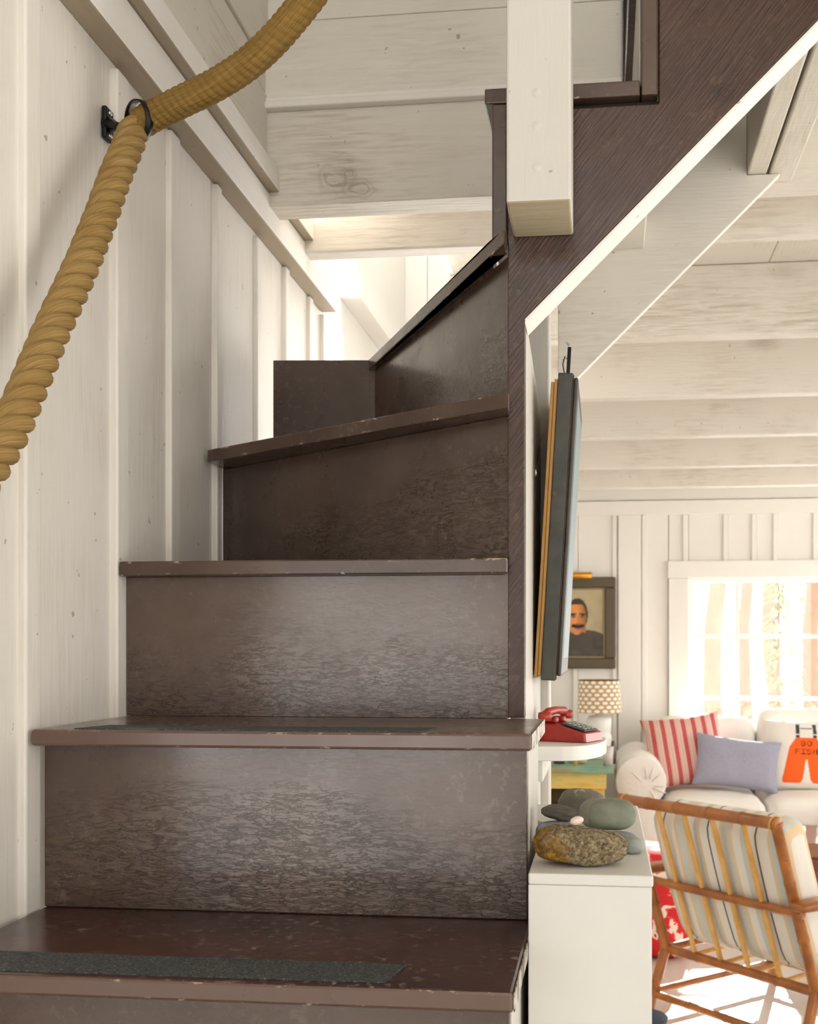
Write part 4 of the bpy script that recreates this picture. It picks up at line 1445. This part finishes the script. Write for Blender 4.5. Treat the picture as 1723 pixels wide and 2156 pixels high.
small('bottle', 1291, 5.50, [(0.0, 0), (0.016, 0), (0.017, 0.075), (0.010, 0.09), (0.007, 0.11), (0, 0.11)], plain('dark_plum_glass', srgb(96, 76, 80), 0.25), 'small dark plum bottle beside the glass on the green table', 'bottle')

# ------------------------------------------------------------------ BAMBOO CHAIR
BAMB = stone_mat('varnished_bamboo', srgb(126, 70, 26), srgb(174, 106, 42), 14, rough=0.30, bump=0.05, third=(srgb(104, 54, 18), 22, 0.62))
SLAT = stone_mat('pale_bamboo_slat', srgb(196, 146, 72), srgb(222, 176, 104), 14, rough=0.35, bump=0.05)
CORD = plain('pale_rattan_wrap', srgb(206, 160, 92), 0.5)
fdir = Vector((0.743, 0.669, 0))
ang = math.atan2(fdir.y, fdir.x) - math.pi / 2        # local +y is the way the chair faces
CW = 0.60
ch = thing('armchair', 'bamboo armchair with striped cushions seen from behind', 'armchair', (0.212, 3.835, 0.0), ang)


def cane(name, a, b, r, m=BAMB, nodes=4, parent=None, seg=12):
    a, b = Vector(a), Vector(b)
    L = (b - a).length
    pts, rad = [], []
    nn = max(2, nodes)
    for i in range(nn + 1):
        t = i / nn
        for d, k in ((-0.008, 1.0), (-0.003, 1.10), (0.0, 0.96), (0.003, 1.10), (0.008, 1.0)):
            tt = t + d / L
            if 0 <= tt <= 1:
                pts.append(a.lerp(b, tt))
                rad.append(r * k)
    return MB().tube(pts, rad, seg).build(name, m, parent or ch)


SZ = 0.205
LB = -0.18
topz = 0.710
lean = lambda z: LB * (z - SZ) / (topz - SZ)
for x in (0, CW):
    cane('back_post', (x, 0, SZ - 0.01), (x, LB, topz), 0.0165, nodes=3)
    cane('rear_leg', (x - (0.015 if x == 0 else -0.0), -0.075, 0.0), (x, 0.0, SZ + 0.02), 0.0165, nodes=2)
    cane('front_leg', (x, 0.53, 0.0), (x, 0.50, 0.43), 0.0165, nodes=3)
    cane('side_rail', (x, 0.0, SZ), (x, 0.52, SZ + 0.02), 0.0145, nodes=3)
    cane('side_stretcher', (x, -0.05, 0.075), (x, 0.53, 0.075), 0.0125, nodes=3)
    pz_ = 0.475
    bl = lean(pz_)
    arm = MB()
    ox = -1 if x == 0 else 1
    arm.bm(rbox(x + ox * 0.03 - 0.032, x + ox * 0.03 + 0.032, bl - 0.035, 0.58, pz_ - 0.018, pz_ + 0.012, 0.014, cuts=8), True)
    arm.build('armrest', BAMB, ch)
    cane('arm_support', (x, 0.28, SZ + 0.012), (x, 0.34, pz_ - 0.018), 0.011, nodes=2)
tr_ = cane('top_rail', (-0.035, LB, topz), (CW + 0.012, LB, topz), 0.0185, nodes=5)
for x in (-0.012, CW - 0.006):
    MB().tube([(x + 0.005 * math.sin(a), LB + 0.0198 * math.cos(a), topz + 0.0198 * math.sin(a)) for a in [i * math.pi / 8 for i in range(17)]], 0.0028, 6, caps=False).build('rattan_wrap', CORD, tr_)
zm = 0.445
cane('mid_rail', (-0.02, lean(zm), zm), (CW + 0.02, lean(zm) - 0.002, zm), 0.0135, nodes=4)
cane('seat_rail', (-0.02, 0, SZ), (CW + 0.02, 0, SZ), 0.0155, nodes=4)
cane('seat_rail', (-0.02, 0.50, SZ + 0.02), (CW + 0.02, 0.50, SZ + 0.02), 0.0155, nodes=4)
cane('rear_stretcher', (-0.01, -0.052, 0.062), (CW + 0.01, -0.052, 0.062), 0.0125, nodes=4)
cane('front_stretcher', (0, 0.52, 0.09), (CW, 0.52, 0.09), 0.0125, nodes=4)
for f in (0.20, 0.385, 0.575, 0.775):
    cane('back_slat', (f * CW, 0.004, SZ + 0.01), (f * CW + 0.012, LB + 0.004, topz - 0.01), 0.0085, SLAT, nodes=3)
for f in (0.2, 0.4, 0.6, 0.8):
    cane('seat_slat', (f * CW, 0.0, SZ + 0.004), (f * CW, 0.50, SZ + 0.022), 0.008, SLAT, nodes=3)
W_, B_, T_, K_ = srgb(226, 222, 214), srgb(192, 204, 204), srgb(222, 196, 158), srgb(44, 42, 46)
CSTR = stripe_mat('blue_tan_stripe_cushion', ((0.0, W_), (0.17, T_), (0.23, B_), (0.31, T_), (0.34, B_), (0.40, T_), (0.46, W_), (0.62, B_), (0.70, T_), (0.76, W_), (0.925, K_), (0.955, W_)), 0.185)
bm = rbox(0.035, CW - 0.02, -0.068, 0.068, -0.235, 0.235, 0.055, bulge=0, cuts=14)
for v in bm.verts:
    if v.co.y < 0:
        v.co.y -= 0.010 * math.cos(v.co.z / 0.235 * 1.5)
bmesh.ops.rotate(bm, verts=bm.verts[:], cent=(0, 0, 0), matrix=Matrix.Rotation(math.atan2(-LB, topz - SZ), 3, 'X'))
bmesh.ops.translate(bm, verts=bm.verts[:], vec=(0.0, lean(0.48) + 0.100, 0.485))
MB().bm(bm, True).build('back_cushion', CSTR, ch)
MB().bm(rbox(0.03, CW - 0.03, 0.02, 0.56, SZ + 0.033, SZ + 0.165, 0.045, bulge=0.012), True).build('seat_cushion', CSTR, ch)

# ------------------------------------------------------------------ things around the chair
ctp = P(1790, 1800, 4.75)
ct = thing('coffee_table', 'dark red wooden coffee table partly seen right of the armchair', 'table', (ctp.x, ctp.y, 0.0))
RW = plain('red_brown_wood', srgb(112, 52, 40), 0.35, var=0.3)
BW = plain('tan_leather_top', srgb(150, 104, 76), 0.5, var=0.3)
MB().box(-0.23, 0.45, -0.25, 0.25, 0.365, 0.425, 0.012, 3).build('tabletop', BW, ct)
MB().box(-0.215, 0.435, -0.235, 0.235, 0.315, 0.364, 0.004).build('apron', RW, ct)
MB().box(-0.20, 0.42, -0.22, 0.22, 0.20, 0.225, 0.004).build('lower_shelf', RW, ct)
for sx in (-0.21, 0.39):
    for sy in (-0.23, 0.19):
        MB().box(sx, sx + 0.04, sy, sy + 0.04, 0.0, 0.316, 0.003).build('leg', RW, ct)

n = NT('red_floral_fabric')
f = n.noise(n.map((1, 1, 1)), 9, 3, 0.5, 1.2)
n.col(n.ramp(f, (0.40, srgb(204, 40, 44)), (0.52, srgb(222, 84, 74)), (0.545, srgb(240, 222, 210)), (0.63, srgb(198, 36, 46)), (0.72, srgb(60, 66, 96)), interp='CONSTANT'))
n.rough(0.9)
po = P(1372, 1960, 4.55)
pf = MB().bm(rbox(-0.18, 0.16, -0.2, 0.2, 0.0, 0.40, 0.09, bulge=0.02), True).build('pouf', n.m, None)
pf.location = (po.x - 0.02, po.y, 0.0 + pf.location.z)
tag(pf, 'red floral pouf half hidden behind the white plinth', 'pouf')
bp = P(1374, 2160, 3.45)
bowl = MB().lathe([(0.0, 0.0), (0.05, 0.0), (0.052, 0.006), (0.085, 0.05), (0.092, 0.085), (0.088, 0.086), (0.08, 0.05), (0.045, 0.010), (0.0, 0.010)], 28).build('bowl', plain('blue_grey_glaze', srgb(72, 88, 104), 0.25, var=0.3), None)
bowl.location = (bp.x - 0.045, bp.y, bowl.location.z)
tag(bowl, 'blue-grey glazed bowl on the floor at the foot of the plinth', 'bowl')
